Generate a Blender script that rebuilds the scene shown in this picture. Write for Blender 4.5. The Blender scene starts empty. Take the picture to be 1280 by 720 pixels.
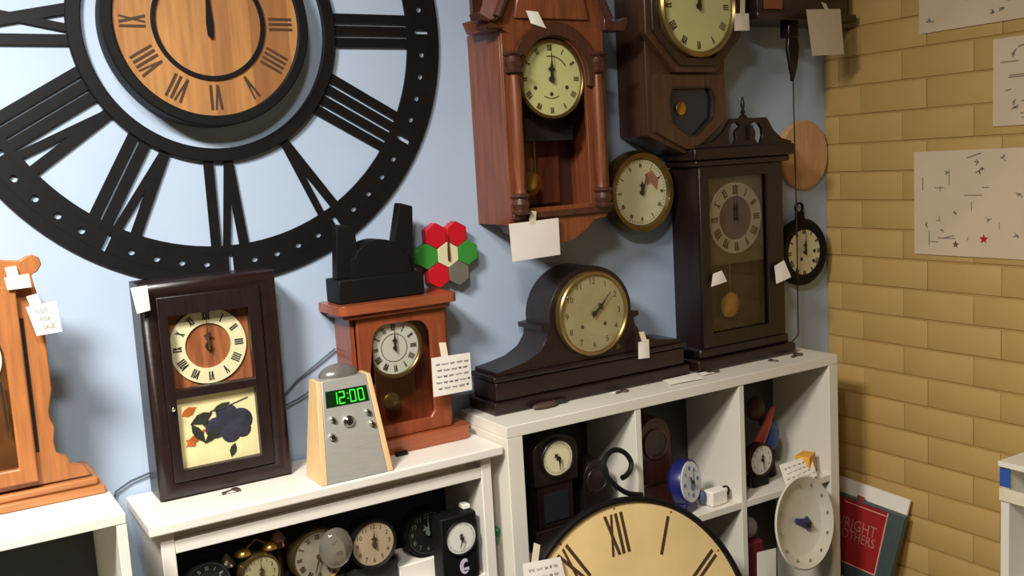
import bpy, bmesh, math, random
from mathutils import Vector, Matrix
from mathutils.geometry import tessellate_polygon

# ------------------------------------------------------------------ camera
H = 1.49                       # eye height; all z below are given relative to the eye
F_PX = 1231.2
YW, PT, RL = [math.radians(a) for a in (31.204, 7.314, -3.349)]
sc = bpy.context.scene
COL = sc.collection
fw = Vector((math.sin(YW)*math.cos(PT), math.cos(YW)*math.cos(PT), -math.sin(PT)))
rt0 = Vector((math.cos(YW), -math.sin(YW), 0)); up0 = rt0.cross(fw)
rt = math.cos(RL)*rt0 + math.sin(RL)*up0
up = -math.sin(RL)*rt0 + math.cos(RL)*up0
cam_d = bpy.data.cameras.new('camera'); cam = bpy.data.objects.new('camera', cam_d)
COL.objects.link(cam); sc.camera = cam
cam_d.sensor_width = 36; cam_d.lens = F_PX/1280*36; cam_d.clip_start = .02
M = Matrix((rt, up, -fw)).transposed().to_4x4(); M.translation = Vector((0, 0, H))
cam.matrix_world = M

# ------------------------------------------------------------------ world, lamps, exposure
w = bpy.data.worlds.new('world'); sc.world = w; w.use_nodes = True
w.node_tree.nodes['Background'].inputs[0].default_value = (.75, .8, 1, 1)
w.node_tree.nodes['Background'].inputs[1].default_value = .08
def area(name, loc, size, power, color, rot=(0, 0, 0), sy=None):
    l = bpy.data.lights.new(name, 'AREA'); l.energy = power; l.color = color
    l.shape = 'RECTANGLE'; l.size = size; l.size_y = sy or size
    o = bpy.data.objects.new(name, l); COL.objects.link(o)
    o.location = (loc[0], loc[1], loc[2]+H); o.rotation_euler = rot
    return o
area('lamp_near', (.02, .30, 1.03), .26, 14, (1, .96, .90))
area('lamp_left', (-.5, .78, 1.03), .42, 44, (1, .965, .91))
area('lamp_fill', (-1.2, -1.8, 1.03), .5, 2, (1, .92, .82))  # added fill lamp for the general light level
sc.view_settings.view_transform = 'Standard'; sc.view_settings.look = 'None'
sc.view_settings.gamma = 1; sc.view_settings.use_curve_mapping = False
sc.view_settings.exposure = 1.36

# ------------------------------------------------------------------ materials
def lin(c):
    return tuple(((v/255)/12.92 if v/255 <= .04045 else ((v/255+.055)/1.055)**2.4) for v in c)
def mat(name, c, rough=.5, metal=0, var=.12, scale=30, stretch=(1, 1, 1), bump=0, spec=.5, emit=0, coat=0):
    m = bpy.data.materials.new(name); m.use_nodes = True; n = m.node_tree.nodes; l = m.node_tree.links
    b = n['Principled BSDF']; c = lin(c)
    b.inputs['Roughness'].default_value = rough; b.inputs['Metallic'].default_value = metal
    b.inputs['Specular IOR Level'].default_value = spec
    if coat: b.inputs['Coat Weight'].default_value = coat; b.inputs['Coat Roughness'].default_value = .15
    tc = n.new('ShaderNodeTexCoord'); mp = n.new('ShaderNodeMapping'); mp.inputs['Scale'].default_value = stretch
    nz = n.new('ShaderNodeTexNoise'); nz.inputs['Scale'].default_value = scale; nz.inputs['Detail'].default_value = 5
    l.new(tc.outputs['Object'], mp.inputs['Vector']); l.new(mp.outputs[0], nz.inputs['Vector'])
    cr = n.new('ShaderNodeValToRGB'); e = cr.color_ramp.elements
    e[0].position = .3; e[1].position = .7
    e[0].color = tuple(v*(1-var) for v in c)+(1,); e[1].color = tuple(min(1, v*(1+var)) for v in c)+(1,)
    l.new(nz.outputs['Fac'], cr.inputs[0]); l.new(cr.outputs[0], b.inputs['Base Color'])
    if bump:
        bp = n.new('ShaderNodeBump'); bp.inputs['Strength'].default_value = bump; bp.inputs['Distance'].default_value = .003
        l.new(nz.outputs['Fac'], bp.inputs['Height']); l.new(bp.outputs[0], b.inputs['Normal'])
    if emit:
        l.new(cr.outputs[0], b.inputs['Emission Color']); b.inputs['Emission Strength'].default_value = emit
    return m
def wood(name, c, rough=.4, var=.35, axis='z', coat=.3, scale=14):
    st = {'z': (6, 6, .6), 'x': (.6, 6, 6)}[axis]
    return mat(name, c, rough, 0, var, scale, st, .12, coat=coat)
def glass(name, tint=(1, 1, 1)):
    m = bpy.data.materials.new(name); m.use_nodes = True; n = m.node_tree.nodes; l = m.node_tree.links
    n.remove(n['Principled BSDF']); out = n['Material Output']
    t = n.new('ShaderNodeBsdfTransparent'); t.inputs[0].default_value = tint+(1,)
    g = n.new('ShaderNodeBsdfGlossy'); g.inputs['Roughness'].default_value = .04
    lw = n.new('ShaderNodeLayerWeight'); pw = n.new('ShaderNodeMath'); pw.operation = 'POWER'; pw.inputs[1].default_value = 3.5
    l.new(lw.outputs['Facing'], pw.inputs[0]); f = n.new('ShaderNodeMath'); f.operation = 'MULTIPLY_ADD'; f.inputs[1].default_value = .5; f.inputs[2].default_value = .04
    l.new(pw.outputs[0], f.inputs[0])
    x = n.new('ShaderNodeMixShader'); l.new(f.outputs[0], x.inputs[0]); l.new(t.outputs[0], x.inputs[1])
    l.new(g.outputs[0], x.inputs[2]); l.new(x.outputs[0], out.inputs[0])
    return m
def bands(name, c1, c2, scale, rough=.5):   # planks / boards of varied tone across x
    m = mat(name, c1, rough, var=.2, scale=10, stretch=(8, 8, .7)); n = m.node_tree.nodes; l = m.node_tree.links
    b = n['Principled BSDF']; src = b.inputs['Base Color'].links[0].from_socket
    tc = n.new('ShaderNodeTexCoord'); s = n.new('ShaderNodeSeparateXYZ'); mu = n.new('ShaderNodeMath'); mu.operation = 'MULTIPLY'
    fl = n.new('ShaderNodeMath'); fl.operation = 'FLOOR'; wn = n.new('ShaderNodeTexWhiteNoise'); wn.noise_dimensions = '1D'
    l.new(tc.outputs['Object'], s.inputs[0]); l.new(s.outputs[0], mu.inputs[0]); mu.inputs[1].default_value = scale
    l.new(mu.outputs[0], fl.inputs[0]); l.new(fl.outputs[0], wn.inputs['W'])
    mx = n.new('ShaderNodeMixRGB'); mx.inputs[2].default_value = lin(c2)+(1,)
    m2 = n.new('ShaderNodeMath'); m2.operation = 'MULTIPLY'; m2.inputs[1].default_value = .75
    l.new(wn.outputs['Value'], m2.inputs[0]); l.new(m2.outputs[0], mx.inputs[0]); l.new(src, mx.inputs[1])
    l.new(mx.outputs[0], b.inputs['Base Color'])
    return m

BLUE = mat('blue_wall_paint', (176, 193, 214), .7, var=.03, scale=6, bump=.05)
YEL = mat('yellow_brick_paint', (194, 158, 92), .6, var=.03, scale=14, bump=.18)
for m_ in (YEL,):
    n_ = m_.node_tree.nodes; g_ = n_.new('ShaderNodeNewGeometry')
    m_.node_tree.links.new(g_.outputs['Position'], n_['Mapping'].inputs['Vector'])
MORT = mat('yellow_mortar_paint', (178, 142, 78), .75, var=.05, scale=20, bump=.3)
PLAS = mat('dim_plaster', (96, 88, 78), .8, var=.04, scale=5)
CEIL = mat('ceiling_tile', (150, 146, 138), .85, var=.03, scale=8)
FLOOR = mat('dark_floor_carpet', (62, 56, 50), .5, var=.15, scale=4)
WHITE = mat('white_melamine', (226, 220, 204), .42, var=.03, scale=6)
WHITE2 = mat('white_paint_wood', (232, 225, 212), .38, var=.03, scale=8)
DARKB = mat('dark_backing_board', (52, 50, 50), .8, var=.15, scale=5)  # plain dark colour for boards, risers and mat
BACKB = mat('shade_toned_back_board', (62, 59, 52), .75, var=.1, scale=5)  # shade inside the cubes is put into this board colour
BLACK = mat('black_metal', (13, 12, 13), .5, var=.2, scale=40, spec=.3)
BLACKM = mat('matte_black_wood', (11, 10, 10), .6, var=.2, scale=30, spec=.25)
MAPLE = bands('honey_planks', (176, 124, 70), (128, 78, 44), 24)
ORANGE = wood('orange_oak', (166, 104, 58), .38, .22)
ORANGEX = wood('orange_oak_rail', (172, 110, 62), .36, .22, 'x')
CHERRY = wood('cherry_wood', (138, 68, 40), .33, .22)
CHERRYX = wood('cherry_wood_rail', (150, 78, 46), .33, .2, 'x')
REDW = wood('red_brown_oak', (120, 64, 35), .42, .28)
REDD = wood('dark_red_brown_oak', (74, 40, 28), .42, .25)
WALN = wood('walnut_brown', (76, 47, 31), .45, .28)
WALND = wood('walnut_dark', (48, 30, 21), .45, .25)
MAHO = wood('dark_mahogany', (30, 15, 14), .42, .3, coat=.12)
MAHOX = wood('dark_mahogany_rail', (33, 17, 15), .4, .3, 'x', coat=.12)
MAHO2 = wood('black_mahogany', (26, 15, 14), .4, .3, coat=.15)
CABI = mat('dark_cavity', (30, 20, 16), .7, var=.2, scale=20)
CREAM = mat('cream_dial', (222, 214, 170), .5, var=.05, scale=12)
CREAMG = mat('yellow_green_dial', (206, 206, 140), .45, var=.05, scale=12)
WDIAL = mat('white_dial', (226, 224, 214), .5, var=.03, scale=12)
GOLDD = mat('old_gold_dial', (176, 164, 122), .4, .3, var=.1, scale=20)
PARCH = mat('parchment_dial', (226, 196, 136), .55, var=.09, scale=7)
INK = mat('dark_ink', (34, 28, 24), .6, var=.1)
INKL = mat('pale_pencil', (140, 132, 122), .7, var=.2)
BRINK = mat('brown_ink', (70, 46, 26), .6, var=.2)
BRASS = mat('brass', (190, 150, 80), .28, .9, var=.1, scale=20)
OBRASS = mat('old_brass', (120, 100, 58), .35, .85, var=.2, scale=20)
DBRASS = mat('soft_brass', (160, 136, 84), .3, .8, var=.15, scale=20)
STEEL = mat('brushed_steel', (176, 174, 166), .42, .35, var=.06, scale=60, stretch=(.5, 8, 8))
CHROME = mat('chrome', (215, 215, 212), .12, 1, var=.03)
BIRCH = mat('pale_birch', (224, 186, 134), .5, var=.08, scale=14, stretch=(6, 6, .6))
PAPER = mat('white_paper', (236, 228, 214), .8, var=.03, scale=20)
PAPERD = mat('drawing_paper', (214, 190, 158), .85, var=.05, scale=6)
TAPE = mat('masking_tape', (224, 208, 178), .6, var=.06)
RED = mat('red_plastic', (196, 18, 34), .4, var=.04)
GREEN = mat('green_plastic', (54, 140, 52), .4, var=.04)
OLIVE = mat('grey_olive_plastic', (108, 106, 90), .45, var=.05)
DGREEN = mat('dark_green_pin', (22, 112, 72), .4, var=.1)
LCD = mat('green_display_window', (12, 42, 14), .25, var=.1)
LED = mat('green_led', (50, 200, 50), .4, emit=.5, var=.02)
LEDF = mat('dim_green_led', (30, 110, 30), .4, emit=.35, var=.02)
NAVY = mat('navy_blue', (30, 32, 98), .35, var=.1)
BLUE2 = mat('mid_blue', (38, 72, 128), .5, var=.2, scale=60)
PALEB = mat('pale_blue_pattern', (212, 216, 222), .5, var=.18, scale=70)
PLUM = mat('plum_blue_paint', (44, 46, 58), .5, var=.35, scale=40)
LEAF = mat('dark_green_paint', (40, 46, 34), .5, var=.3, scale=40)
LEAFO = mat('orange_leaf_paint', (180, 92, 36), .5, var=.3, scale=40)
PICT = mat('painted_cream_glass', (226, 214, 160), .35, var=.05)
BOOKR = mat('red_cover', (150, 32, 32), .45, var=.12, scale=12)
BOOKG = mat('slate_green_cover', (66, 78, 76), .5, var=.15, scale=10)
PINKL = mat('pink_print', (220, 150, 130), .6, var=.1)
MAROON = mat('maroon_cloth', (96, 18, 28), .7, var=.2)
YELL = mat('orange_yellow_paper', (226, 160, 50), .6, var=.08)
BLUET = mat('blue_tape', (44, 84, 160), .5, var=.05)
PINE = mat('light_pine_disc', (206, 158, 112), .6, var=.1, scale=10, stretch=(6, 6, .7))
DGLASS = mat('dark_smoked_glass', (34, 38, 42), .12, var=.1)
SMOKE = mat('dusty_silver_dial', (150, 142, 120), .3, .2, var=.1)
CABLE = mat('grey_cable', (70, 82, 96), .5, var=.05)
PINKB = mat('rose_metal', (200, 160, 150), .2, .9, var=.05)
GLASS = glass('clear_glass')
GLASSD = glass('dusky_glass', (.93, .93, .91))

# ------------------------------------------------------------------ mesh helpers
class MB:
    def __init__(s): s.v = []; s.f = []
    def add(s, vs, fs):
        o = len(s.v); s.v += [tuple(v) for v in vs]; s.f += [tuple(i+o for i in f) for f in fs]; return s
    def box(s, x0, x1, y0, y1, z0, z1):
        vs = [(x, y, z) for x in (x0, x1) for y in (y0, y1) for z in (z0, z1)]
        return s.add(vs, [(0, 1, 3, 2), (4, 6, 7, 5), (0, 4, 5, 1), (2, 3, 7, 6), (0, 2, 6, 4), (1, 5, 7, 3)])
    def prism(s, pts, y0, y1, holes=(), ax='y'):
        def m(p, d): return {'y': (p[0], d, p[1]), 'x': (d, p[0], p[1]), 'z': (p[0], p[1], d)}[ax]
        loops = [list(pts)]+[list(h) for h in holes]; flat = [p for lp in loops for p in lp]; n = len(flat)
        tr = tessellate_polygon([[Vector((p[0], p[1], 0)) for p in lp] for lp in loops])
        fs = [tuple(t) for t in tr]+[tuple(i+n for i in t) for t in tr]; o = 0
        for lp in loops:
            k = len(lp)
            fs += [(o+i, o+(i+1) % k, o+(i+1) % k+n, o+i+n) for i in range(k)]; o += k
        return s.add([m(p, y0) for p in flat]+[m(p, y1) for p in flat], fs)
    def lathe(s, prof, c, ax='y', seg=40):      # prof: (radius, position along axis)
        vs = []; fs = []; n = len(prof)
        for i in range(seg):
            a = 2*math.pi*i/seg; ca, sa = math.cos(a), math.sin(a)
            for r, d in prof:
                if ax == 'y': vs.append((c[0]+r*ca, c[1]+d, c[2]+r*sa))
                elif ax == 'z': vs.append((c[0]+r*ca, c[1]+r*sa, c[2]+d))
                else: vs.append((c[0]+d, c[1]+r*ca, c[2]+r*sa))
        for i in range(seg):
            j = (i+1) % seg
            for k in range(n-1): fs.append((i*n+k, j*n+k, j*n+k+1, i*n+k+1))
        return s.add(vs, fs)
    def disc(s, c, r, y0, y1, seg=40):          # solid disc facing -y
        return s.lathe([(0.0001, y0), (r, y0), (r, y1), (0.0001, y1)], (c[0], 0, c[1]), seg=seg)
    def ring(s, c, ri, ro, y0, y1, seg=48, bev=0):
        b = bev
        pr = [(ri, y1), (ri, y0+b), (ri+b, y0), (ro-b, y0), (ro, y0+b), (ro, y1), (ri, y1)] if b else [(ri, y1), (ri, y0), (ro, y0), (ro, y1), (ri, y1)]
        return s.lathe(pr, (c[0], 0, c[1]), seg=seg)
    def tube(s, path, r, seg=8, caps=True):
        P = [Vector(p) for p in path]; vs = []; fs = []; N = None
        for i, p in enumerate(P):
            t = (P[min(i+1, len(P)-1)]-P[max(i-1, 0)]).normalized()
            if N is None: N = t.orthogonal().normalized()
            N = (N-t*N.dot(t)).normalized(); B = t.cross(N); rr = r[i] if isinstance(r, (list, tuple)) else r
            for k in range(seg):
                a = 2*math.pi*k/seg; vs.append(p+N*math.cos(a)*rr+B*math.sin(a)*rr)
        for i in range(len(P)-1):
            for k in range(seg):
                k2 = (k+1) % seg; fs.append((i*seg+k, i*seg+k2, (i+1)*seg+k2, (i+1)*seg+k))
        if caps: fs += [tuple(range(seg)), tuple(range((len(P)-1)*seg, len(P)*seg))]
        return s.add(vs, fs)
    def ball(s, c, rx, ry=None, rz=None, seg=20, rings=12):
        ry = ry or rx; rz = rz or rx; vs = []; fs = []
        for i in range(rings+1):
            th = math.pi*i/rings
            for k in range(seg):
                a = 2*math.pi*k/seg
                vs.append((c[0]+rx*math.sin(th)*math.cos(a), c[1]+ry*math.sin(th)*math.sin(a), c[2]+rz*math.cos(th)))
        for i in range(rings):
            for k in range(seg):
                k2 = (k+1) % seg; fs.append((i*seg+k, i*seg+k2, (i+1)*seg+k2, (i+1)*seg+k))
        return s.add(vs, fs)
    def build(s, name, m, parent=None, bev=0, seg=2, local=False, sharp=38, kind=None, label=None):
        off = Vector((0, 0, 0))
        if parent is not None and not local:
            r = parent
            while r.parent: r = r.parent
            off = Vector(r.location); off.z -= H
        me = bpy.data.meshes.new(name)
        me.from_pydata([Vector(v)-off for v in s.v], [], s.f)
        bm = bmesh.new(); bm.from_mesh(me)
        bmesh.ops.remove_doubles(bm, verts=bm.verts, dist=1e-5)
        bmesh.ops.recalc_face_normals(bm, faces=bm.faces)
        for f in bm.faces: f.smooth = True
        for e in bm.edges:
            if len(e.link_faces) != 2 or e.calc_face_angle(0) > math.radians(sharp): e.smooth = False
        bm.to_mesh(me); bm.free(); me.materials.append(m)
        o = bpy.data.objects.new(name, me); COL.objects.link(o)
        if parent is not None: o.parent = parent
        if bev:
            md = o.modifiers.new('bevel', 'BEVEL'); md.width = bev; md.segments = seg; md.limit_method = 'ANGLE'
        if kind: o['kind'] = kind
        if label: o['label'] = label
        return o

def thing(name, label, cat, loc, rot=None, group=None):
    o = bpy.data.objects.new(name, None); COL.objects.link(o); o.empty_display_size = .02
    o.location = (loc[0], loc[1], loc[2]+H)
    if rot is not None: o.rotation_euler = rot
    o['label'] = label; o['category'] = cat
    if group: o['group'] = group
    return o
def struct(mb, name, m, **k):
    o = mb.build(name, m, **k); o.location.z += H; o['kind'] = 'structure'; return o
def single(mb, name, m, label, cat, group=None, bev=0, loc=None):
    """a thing that is one mesh; its origin is moved to loc"""
    c = Vector(loc) if loc else Vector((sum(v[0] for v in mb.v)/len(mb.v), sum(v[1] for v in mb.v)/len(mb.v), min(v[2] for v in mb.v)))
    mb.v = [Vector(v)-c for v in mb.v]
    o = mb.build(name, m, bev=bev); o.location = (c.x, c.y, c.z+H)
    o['label'] = label; o['category'] = cat
    if group: o['group'] = group
    return o

ROM = ['XII', 'I', 'II', 'III', 'IIII', 'V', 'VI', 'VII', 'VIII', 'IX', 'X', 'XI']
def roman(mb, c, s, th, r0, r1, w, y0, y1, pi=1.6, pv=3.0, feet=True):
    """strokes of a roman numeral, feet toward the dial centre, th clockwise degrees from 12"""
    ws = {'I': pi*w, 'V': pv*w, 'X': pv*w}; tot = sum(ws[q] for q in s); t = -tot/2; a = math.radians(th)
    T = (math.cos(a), -math.sin(a)); R = (math.sin(a), math.cos(a))
    cnt = [0]
    def stroke(ta, tb, ww):
        cnt[0] += 1; e = .00012*(cnt[0] % 3)
        q = [(ta-ww/2, r0), (ta+ww/2, r0), (tb+ww/2, r1), (tb-ww/2, r1)]
        mb.prism([(c[0]+u*T[0]+v*R[0], c[1]+u*T[1]+v*R[1]) for u, v in q], y0+e, y1)
    for ch in s:
        m_ = t+ws[ch]/2; d = ws[ch]*.34
        if ch == 'I': stroke(m_, m_, w)
        elif ch == 'V': stroke(m_, m_-d, w); stroke(m_, m_+d, w*.75)
        else: stroke(m_-d, m_+d, w*.75); stroke(m_+d, m_-d, w)
        t += ws[ch]
def numerals(c, r0, r1, w, y, pi=1.6, pv=3.0, step=1):
    mb = MB()
    for i in range(0, 12, step): roman(mb, c, ROM[i], 30*i, r0, r1, w, y-.0008, y, pi, pv)
    return mb
def hand(c, y, ang, ln, wd, tail=.15, spade=False):
    a = math.radians(ang); T = (math.cos(a), -math.sin(a)); R = (math.sin(a), math.cos(a)); mb = MB()
    q = [(-wd*.5, -ln*tail), (wd*.5, -ln*tail), (wd*.6, 0)]
    if spade: q += [(wd*.5, ln*.45), (wd*1.6, ln*.6), (wd*.4, ln*.75)]
    q += [(wd*.12, ln), (-wd*.12, ln)]
    if spade: q += [(-wd*.4, ln*.75), (-wd*1.6, ln*.6), (-wd*.5, ln*.45)]
    q += [(-wd*.6, 0)]
    mb.prism([(c[0]+u*T[0]+v*R[0], c[1]+u*T[1]+v*R[1]) for u, v in q], y-.001, y)
    return mb
def hands(root, c, y, h, m_, ln, wd=.004, mat_=None, local=False, spade=True):
    hh = hand(c, y-.003, h, ln*.62, wd*1.2, spade=spade); hh.disc(c, wd*1.3, y-.005, y, 12)
    hh.build('hour_hand', mat_ or INK, root, local=local)
    hand(c, y-.006, m_, ln, wd, spade=False).build('minute_hand', mat_ or INK, root, local=local)
_fc = {}
def text(mb, s, size, fn, bold=0):
    """flat lettering; fn maps (u, v) to a 3d point"""
    key = (s, bold)
    if key not in _fc:
        cu = bpy.data.curves.new('t', 'FONT'); cu.body = s; cu.size = 1; cu.align_x = 'CENTER'; cu.align_y = 'CENTER'
        cu.resolution_u = 3; cu.offset = bold
        o = bpy.data.objects.new('t', cu); COL.objects.link(o)
        bpy.context.view_layer.update()
        me = bpy.data.meshes.new_from_object(o.evaluated_get(bpy.context.evaluated_depsgraph_get()))
        _fc[key] = ([tuple(v.co) for v in me.vertices], [tuple(p.vertices) for p in me.polygons])
        bpy.data.objects.remove(o); bpy.data.curves.remove(cu); bpy.data.meshes.remove(me)
    vs, fs = _fc[key]
    return mb.add([fn(v[0]*size, v[1]*size) for v in vs], fs)
def arabic(c, r, size, y):
    mb = MB()
    for i in range(12):
        a = math.radians(30*i); cx = c[0]+r*math.sin(a); cz = c[1]+r*math.cos(a)
        text(mb, str(i or 12), size, lambda u, v: (cx+u, y, cz+v))
    return mb
def minute_ticks(c, r0, r1, y, w=.0012):
    mb = MB()
    for i in range(60):
        a = math.radians(6*i); ww = w*(2 if i % 5 == 0 else 1)/2; T = (math.cos(a), -math.sin(a)); R = (math.sin(a), math.cos(a))
        mb.add([(c[0]+u*T[0]+v*R[0], y, c[1]+u*T[1]+v*R[1]) for u, v in ((-ww, r0), (ww, r0), (ww, r1), (-ww, r1))], [(0, 1, 2, 3)])
    return mb
def dome_glass(root, c, r, y, rise, m=None, local=False):
    pr = [(r*math.sin(t*math.pi/16)+.0001, y-rise*math.cos(t*math.pi/16)) for t in range(9)]
    MB().lathe(pr, (c[0], 0, c[1]), seg=40).build('glass', m or GLASS, root, local=local, sharp=80)
def arc(cx, cz, rx, rz, a0, a1, n=12):
    return [(cx+rx*math.cos(math.radians(a0+(a1-a0)*i/n)), cz+rz*math.sin(math.radians(a0+(a1-a0)*i/n))) for i in range(n+1)]
def card(name, corners, label, cat, tape=None, lines=0, group=None, m=None, seed=0, words=None, th=.0008, ink=None):
    """paper with four 3d corners (tl, tr, br, bl), optional written lines / words and tape at the top"""
    tl, tr, br, bl = [Vector(c) for c in corners]; n = (tr-tl).cross(bl-tl).normalized()
    if n.y > 0 or (abs(n.y) < .1 and n.x > 0): n = -n
    ctr = (tl+tr+br+bl)/4; root = thing(name, label, cat, tuple(ctr), group=group)
    k = 5; vs = []; fs = []
    rnd = random.Random(seed)
    def P(u, v, lift=0):
        p = tl.lerp(tr, u).lerp(bl.lerp(br, u), v); bend = .0025*math.sin(u*3.1)*math.sin(v*2.6)
        return p+n*(bend+lift)
    for side in (0, -th):
        for i in range(k+1):
            for j in range(k+1): vs.append(P(i/k, j/k, side))
    q = (k+1)**2
    for i in range(k):
        for j in range(k):
            a = i*(k+1)+j; fs += [(a, a+1, a+k+2, a+k+1), (a+q, a+k+1+q, a+k+2+q, a+1+q)]
    for i in range(k):
        for a, b in ((i, i+1), (k*(k+1)+i, k*(k+1)+i+1), (i*(k+1), (i+1)*(k+1)), (i*(k+1)+k, (i+1)*(k+1)+k)): fs.append((a, b, b+q, a+q))
    sheet = MB().add(vs, fs).build('sheet', m or PAPER, root)
    if lines:
        mb = MB(); wl = (tr-tl).length; hl = (bl-tl).length
        for li in range(lines):
            v0 = .12+.78*(li+.5)/lines; u = .08+rnd.random()*.06; end = .9-rnd.random()*.12
            while u < end:
                L = .05+rnd.random()*.12; steps = 6; hh = .18*.78/lines
                pts = [(min(u+L*i/steps, .95), v0+hh*(1 if i % 2 else -1)*(.5+rnd.random()*.7)) for i in range(steps+1)]
                wd = .014
                for (u0, w0), (u1, w1) in zip(pts, pts[1:]):
                    mb.add([P(u0, w0, .0004), P(u0+wd, w0, .0004), P(u1+wd, w1, .0004), P(u1, w1, .0004)], [(0, 1, 2, 3)])
                u += L+.05
        mb.build('handwriting', ink or INK, sheet)
    if words:
        mb = MB()
        for s_, u0, v0, sz in words:
            text(mb, s_, sz, lambda a, b: P(u0+a, v0-b*1.0, .0004), .01)
        mb.build('lettering', ink or INK, sheet)
    if tape:
        a, b = [Vector(t) for t in tape]; d = (b-a).normalized(); sd = d.cross(n).normalized()*.009
        MB().add([a-sd+n*.0012, a+sd+n*.0012, b+sd+n*.0012, b-sd+n*.0012, a-sd+n*.0006, a+sd+n*.0006, b+sd+n*.0006, b-sd+n*.0006],
                 [(0, 1, 2, 3), (4, 5, 6, 7), (0, 1, 5, 4), (1, 2, 6, 5), (2, 3, 7, 6), (3, 0, 4, 7)]).build('tape', TAPE, root)
    return root

# ------------------------------------------------------------------ the room
YB, XR, ZF, ZC = 2.12, 2.447, -H, 1.13
struct(MB().box(-3.2, XR+.15, YB, YB+.12, ZF, ZC), 'wall_back', BLUE)
wr = struct(MB().box(XR+.005, XR+.15, -3.6, YB, ZF, ZC), 'wall_right', MORT)
struct(MB().box(-3.32, -3.2, -3.6, YB+.12, ZF, ZC), 'wall_left', PLAS)
struct(MB().box(-3.32, XR+.15, -3.72, -3.6, ZF, ZC), 'wall_front', PLAS)
struct(MB().box(-3.32, XR+.15, -3.72, YB+.12, ZF-.1, ZF), 'floor', FLOOR)
struct(MB().box(-3.32, XR+.15, -3.72, YB+.12, ZC, ZC+.1), 'ceiling', CEIL)
# bricks of the yellow wall: each its own part near the corner, the far run joined
def brick_mesh(L, h=.0785):
    b = .0024; d = .005; mb = MB(); x = 0
    o = [(-L/2, 0), (L/2, 0), (L/2, h), (-L/2, h)]; i = [(-L/2+b, b), (L/2-b, b), (L/2-b, h-b), (-L/2+b, h-b)]
    vs = [(d, y, z) for y, z in o]+[(b*.5, y, z) for y, z in o]+[(0, y, z) for y, z in i]
    fs = [(8, 9, 10, 11)]+[(k, (k+1) % 4, 4+(k+1) % 4, 4+k) for k in range(4)]+[(4+k, 4+(k+1) % 4, 8+(k+1) % 4, 8+k) for k in range(4)]
    return vs, fs
PITCH, BL = .0853, .2225
meshes = {}; far = MB(); nb = 0
for k in range(-17, 13):
    z0 = -.006+PITCH*k+.002
    if z0+.08 > ZC: continue
    y = 2.063 if k % 2 == 0 else 1.983
    edges = [YB]+[y-BL*i for i in range(26)]
    if edges[0]-edges[1] < .02: edges.pop(1)
    for a, b_ in zip(edges, edges[1:]):
        L = round(a-b_-.0018, 4); yc = (a+b_)/2
        if yc > .62:
            if L not in meshes:
                vs, fs = brick_mesh(L); t = MB().add(vs, fs); o = t.build('brick', YEL); meshes[L] = o.data; bpy.data.objects.remove(o)
            o = bpy.data.objects.new('brick', meshes[L]); COL.objects.link(o); o.parent = wr
            o.location = (XR+random.Random(nb).uniform(-.0007, .0007), yc, z0); nb += 1
        else:
            vs, fs = brick_mesh(L); far.add([(v[0]+XR, v[1]+yc, v[2]+z0) for v in vs], fs)
fo = far.build('brick_run', YEL); fo.parent = wr; fo['kind'] = 'stuff'
# ceiling light housings (outside the picture); the back one is added with the fill lamp
for x, y, s_, lb in ((.02, .30, .32, 'square ceiling light above the cherry wood clock'), (-.5, .78, .46, 'square ceiling light at the left, nearest the blue wall'), (-1.2, -1.8, .54, 'larger square housing added with the fill lamp at the back of the room')):
    t = thing('ceiling_light', lb, 'light', (x, y, 1.05))
    MB().box(x-s_/2, x+s_/2, y-s_/2, y+s_/2, 1.045, ZC).build('housing', CEIL, t, bev=.005)

# ------------------------------------------------------------------ furniture
# white cube bookcase in the corner
t = thing('bookcase', 'white cube bookcase filled with small clocks beside the yellow brick wall', 'bookcase', (1.65, 2.0, ZF))
x0, x1, yf, yb, zt = 1.102, 2.208, 1.88, 2.10, -.598
MB().box(x0, x1, yf, yb, zt-.027, zt).build('top_panel', WHITE, t, bev=.0015)
for a, b in ((x0, x0+.042), (x1-.036, x1)): MB().box(a, b, yf+.0005, yb, ZF, zt-.0275).build('side_panel', WHITE, t, bev=.0015)
for a in (1.474, 1.824): MB().box(a, a+.018, yf+.002, yb-.006, ZF+.05, zt-.0275).build('divider', WHITE, t, bev=.001)
for a, b in ((x0+.0425, 1.4735), (1.4925, 1.8235), (1.8425, x1-.0365)):
    MB().box(a, b, yf+.003, yb-.006, -.965, -.946).build('shelf', WHITE, t, bev=.001)
    MB().box(a, b, yf+.003, yb-.006, ZF+.01, ZF+.05).build('bottom_shelf', WHITE, t)
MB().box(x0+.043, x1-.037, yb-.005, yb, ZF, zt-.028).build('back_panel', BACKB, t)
# middle white unit
t = thing('low_bookcase', 'white low shelf unit with overhanging top holding the cherry wood clock and alarm clocks', 'shelf', (.7, 2.0, ZF))
x0, x1, yf, zt = .317, 1.094, 1.885, -.64
MB().box(x0, x1, yf, 2.112, zt-.022, zt).build('top_panel', WHITE2, t, bev=.004, seg=3)
for a in (x0+.022, x1-.05): MB().box(a, a+.026, yf+.02, 2.10, ZF, zt-.0225).build('side_panel', WHITE2, t, bev=.002)
MB().box(x0+.0485, x1-.0505, yf+.021, yf+.043, zt-.071, zt-.0455).build('front_rail', WHITE2, t, bev=.002)
MB().box(x0+.0485, x1-.0505, yf+.030, 2.095, -.96, -.942).build('shelf', WHITE2, t, bev=.002)
MB().box(x0+.0485, x1-.0505, yf+.030, 2.095, ZF+.05, ZF+.07).build('shelf', WHITE2, t, bev=.002)
MB().box(x0+.0485, x1-.0505, 2.096, 2.102, ZF, zt-.0225).build('back_panel', DARKB, t)
MB().box(x0+.0485, x1-.0505, yf+.0435, 2.095, zt-.0455, zt-.0225).build('under_rail', WHITE2, t)
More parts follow.
